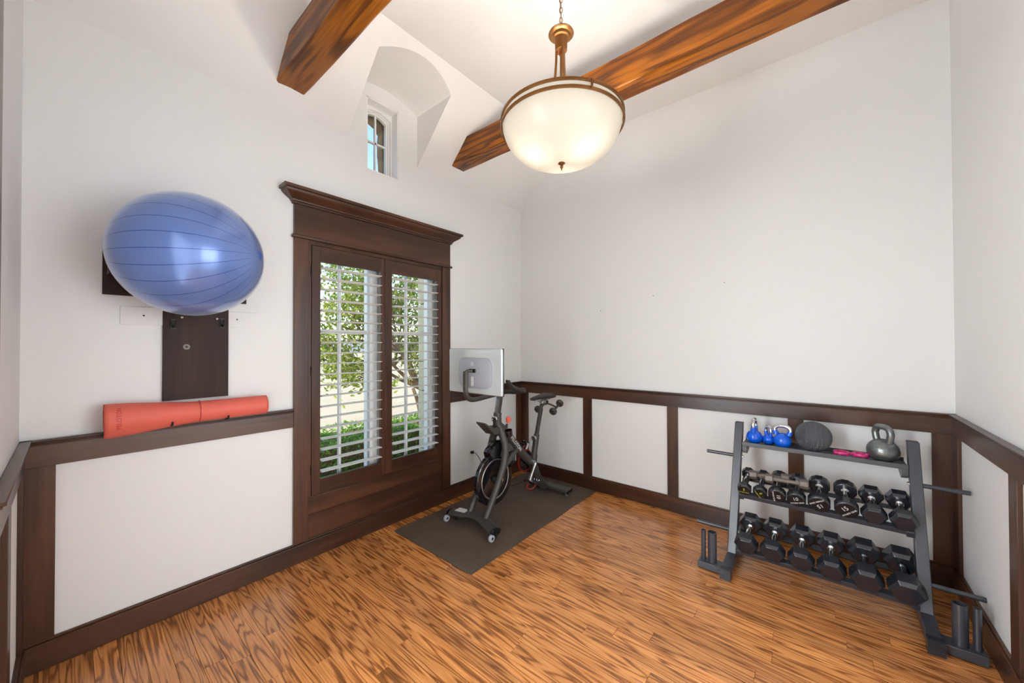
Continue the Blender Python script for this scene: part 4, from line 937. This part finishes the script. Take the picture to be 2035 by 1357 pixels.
for sg in (-1, 1):
    Y = lambda d_: BY + sg * d_
    MB().tube(smoothpath([(-1.06, Y(.0), 1.095), (-1.05, Y(.08), 1.098), (-1.02, Y(.16), 1.104), (-.985, Y(.205), 1.112), (-.975, Y(.222), 1.118)], 5), [.018] * 8 + [.021] * 13, 14).build('handlebar', M['saddle'], bk)
    MB().tube(smoothpath([(-.98, Y(.215), 1.116), (-1.06, Y(.205), 1.128), (-1.135, Y(.200), 1.160), (-1.178, Y(.200), 1.204), (-1.180, Y(.200), 1.214)], 5), [.021] * 14 + [.019] * 7, 14).build('bar_horn', M['saddle'], bk)
# screen
SXF = -1.372
sc_ = MB().box(SXF - .024, SXF, -.928, -.312, 1.112, 1.482).build('screen', M['silver'], bk, bevel=.011, seg=4)
MB().box(SXF - .004, SXF + .004, -.929, -.311, 1.111, 1.483).build('screen_bezel', M['bikegloss'], sc_, bevel=.003)
def rrect(y0, y1, z0, z1, r, n=7):
    out = []
    for cy_, cz_, a0 in ((y1 - r, z1 - r, 0), (y0 + r, z1 - r, 90), (y0 + r, z0 + r, 180), (y1 - r, z0 + r, 270)):
        for i in range(n + 1): a = math.radians(a0 + 90 * i / n); out.append((cy_ + r * math.cos(a), cz_ + r * math.sin(a)))
    return out
o1 = rrect(-.832, -.455, 1.160, 1.408, .075); o2 = rrect(-.815, -.470, 1.175, 1.393, .065); kk = len(o1)
vs = [(SXF - .022, y, z) for y, z in o1] + [(SXF - .040, y, z) for y, z in o1] + [(SXF - .047, y, z) for y, z in o2]; fs = []
for b_ in (0, kk):
    for i in range(kk): fs.append((b_ + i, b_ + (i + 1) % kk, b_ + kk + (i + 1) % kk, b_ + kk + i))
fs.append(tuple(2 * kk + i for i in range(kk)))
bc_ = MB().add(vs, fs).build('back_cover', M['greyplas'], sc_, sharp=30)
lg = MB(); lx = SXF - .0478; ly, lz = -.624, 1.357
for (r_, a0, a1) in ((.013, 20, 200), (.013, 200 + 30, 360)):
    lg.tube([(lx, ly + r_ * math.cos(math.radians(a0 + (a1 - a0) * i / 12)), lz + r_ * math.sin(math.radians(a0 + (a1 - a0) * i / 12))) for i in range(13)], .0016, 6)
lg.tube([(lx, ly + .008, lz + .018), (lx, ly - .004, lz - .002), (lx, ly - .009, lz - .016)], .0016, 6)
o = lg.build('emblem', M['print'], sc_); o['kind'] = 'stuff'
MB().box(SXF - .052, SXF - .046, -.668, -.598, 1.288, 1.318).build('arm_plate', M['bikegloss'], sc_, bevel=.006)
for y in (-.658, -.608): MB().cyl((SXF - .051, y, 1.303), (SXF - .054, y, 1.303), .006, 12).build('screw', M['chrome'], sc_)
MB().box(SXF - .0485, SXF - .046, -.640, -.612, 1.178, 1.255).build('port_label', M['print'], sc_)
MB().tube(smoothpath([(-1.425, -.632, 1.303), (-1.455, -.618, 1.303), (-1.478, -.606, 1.290)], 4), .013, 10).build('arm_pivot', M['bike'], bk)
MB().tube(smoothpath([(-1.474, BY, 1.300), (-1.475, BY, 1.24), (-1.474, BY, 1.15), (-1.462, BY, 1.10), (-1.425, BY, 1.068), (-1.36, BY, 1.060), (-1.24, BY, 1.068), (-1.10, BY, 1.078)], 6), .0195, 12, up=(0, 1, 0), flat=1.2).build('screen_arm', M['bike'], bk)
# drive: pulley, cranks, pedals
CXB, CZB = -.635, .372
MB().lathe([(.001, .034), (.085, .034), (.092, .030), (.092, .006), (.085, .002), (.001, .002)], (CXB, BY + .03, CZB), ax=(0, 1, 0), n=40, caps=False).build('belt_guard', M['bikegloss'], bk)
MB().lathe([(.094, .028), (.108, .028), (.108, .012), (.094, .012), (.094, .028)], (CXB, BY + .03, CZB), ax=(0, 1, 0), n=40, caps=False).build('pulley_rim', M['red'], bk)
MB().cyl((CXB, BY - .075, CZB), (CXB, BY + .075, CZB), .022, 16).build('bottom_bracket', M['steel'], bk)
cdv = Vector((-.095, 0, -.140)).normalized() * .168
for sg in (-1, 1):
    e = Vector((CXB, BY + sg * .082, CZB)) - cdv * sg * 1.0 * (1 if sg > 0 else -1) * (1 if sg > 0 else 1) if sg > 0 else Vector((CXB, BY + sg * .082, CZB)) + cdv
    if sg > 0: e = Vector((CXB, BY + .082, CZB)) - cdv
    a = Vector((CXB, BY + sg * .078, CZB))
    MB().tube([a, (a + e) / 2, e], [.018, .012, .013], 12).build('crank', M['steel'], bk)
    c_ = e + Vector((0, sg * .055, 0))
    pd = MB().box(c_.x - .046, c_.x + .046, c_.y - .038, c_.y + .038, c_.z - .010, c_.z + .010).build('pedal', M['bikegloss'], bk, bevel=.005)
    for ix in (-1, 1):
        for iy in (-1, 0, 1):
            for iz in (-1, 1): MB().cyl((c_.x + ix * .036, c_.y + iy * .028, c_.z + iz * .009), (c_.x + ix * .036, c_.y + iy * .028, c_.z + iz * .016), .0042, 8).build('pin', M['chrome'], pd)
    MB().tube(smoothpath([(c_.x - .04, c_.y - .045, c_.z - .012), (c_.x - .075, c_.y - .03, c_.z - .035), (c_.x - .085, c_.y, c_.z - .042), (c_.x - .075, c_.y + .03, c_.z - .035), (c_.x - .04, c_.y + .045, c_.z - .012)], 4), .009, 8, flat=.5).build('toe_strap', M['red'], pd)
    MB().cyl(e, c_, .008, 10).build('spindle', M['steel'], pd)
# seat
MB().obox((-.470, BY, .735), (.016, 0, -.005), (0, .018, 0), (.040, 0, .130)).build('seat_post', M['bike'], bk, bevel=.006)
MB().tube(smoothpath([(-.438, BY, .84), (-.425, BY, .885), (-.39, BY, .905), (-.33, BY, .908)], 5), .020, 12).build('seat_slider', M['bike'], bk)
MB().obox((-.400, BY, .926), (.034, 0, 0), (0, .022, 0), (0, 0, .014)).build('seat_clamp', M['steel'], bk, bevel=.004)
for sg in (-1, 1): MB().tube(smoothpath([(-.555, BY + sg * .010, .958), (-.50, BY + sg * .018, .944), (-.42, BY + sg * .022, .938), (-.34, BY + sg * .026, .946), (-.30, BY + sg * .035, .958)], 4), .0038, 8).build('seat_rail', M['chrome'], bk)
secs = [(-.602, .010, .010, .976), (-.592, .020, .016, .977), (-.56, .026, .021, .978), (-.50, .034, .024, .981), (-.44, .047, .026, .982), (-.38, .068, .028, .982), (-.33, .084, .030, .982), (-.29, .086, .030, .981), (-.262, .076, .026, .978), (-.250, .050, .016, .974)]
vs = []; fs = []; n = 20
for x, hw, hh, zc in secs:
    for j in range(n):
        a = 2 * PI * j / n; yy = hw * math.cos(a); zz = hh * math.sin(a); 
        if zz > 0: zz -= .008 * math.exp(-(yy / .02) ** 2)
        vs.append((x, BY + yy, zc + zz))
for i in range(len(secs) - 1):
    for j in range(n): fs.append((i * n + j, i * n + (j + 1) % n, (i + 1) * n + (j + 1) % n, (i + 1) * n + j))
fs += [tuple(range(n)), tuple((len(secs) - 1) * n + j for j in range(n))]
MB().add(vs, fs).build('saddle', M['saddle'], bk, sharp=60)
# weight cradle behind the saddle, and its two weights
for sg in (-1, 1): MB().tube(smoothpath([(-.33, BY, .905), (-.30, BY + sg * .05, .885), (-.285, BY + sg * .078, .868)], 4), .009, 8).build('weight_cradle', M['bike'], bk)
for sg, lab in ((-1, 'small dark dumbbell in the cradle behind the bike saddle, nearer the room'), (1, 'small dark dumbbell in the cradle behind the bike saddle, nearer the window wall')):
    y = BY + sg * .095; a = Vector((-.352, y, .832)); b = Vector((-.226, y, .900)); ax = (b - a).normalized()
    d = empty('dumbbell', a); tag(d, lab, 'dumbbell', 'weights behind the bike saddle')
    for c_ in (a, b):
        h = MB(); polyhead(h, 8, .041, .020, c_, .007, ax=ax); h.build('head', M['bike'], d, sharp=20, bevel=.002)
    MB().cyl(a, b, .013, 14).build('handle', M['bike'], d)
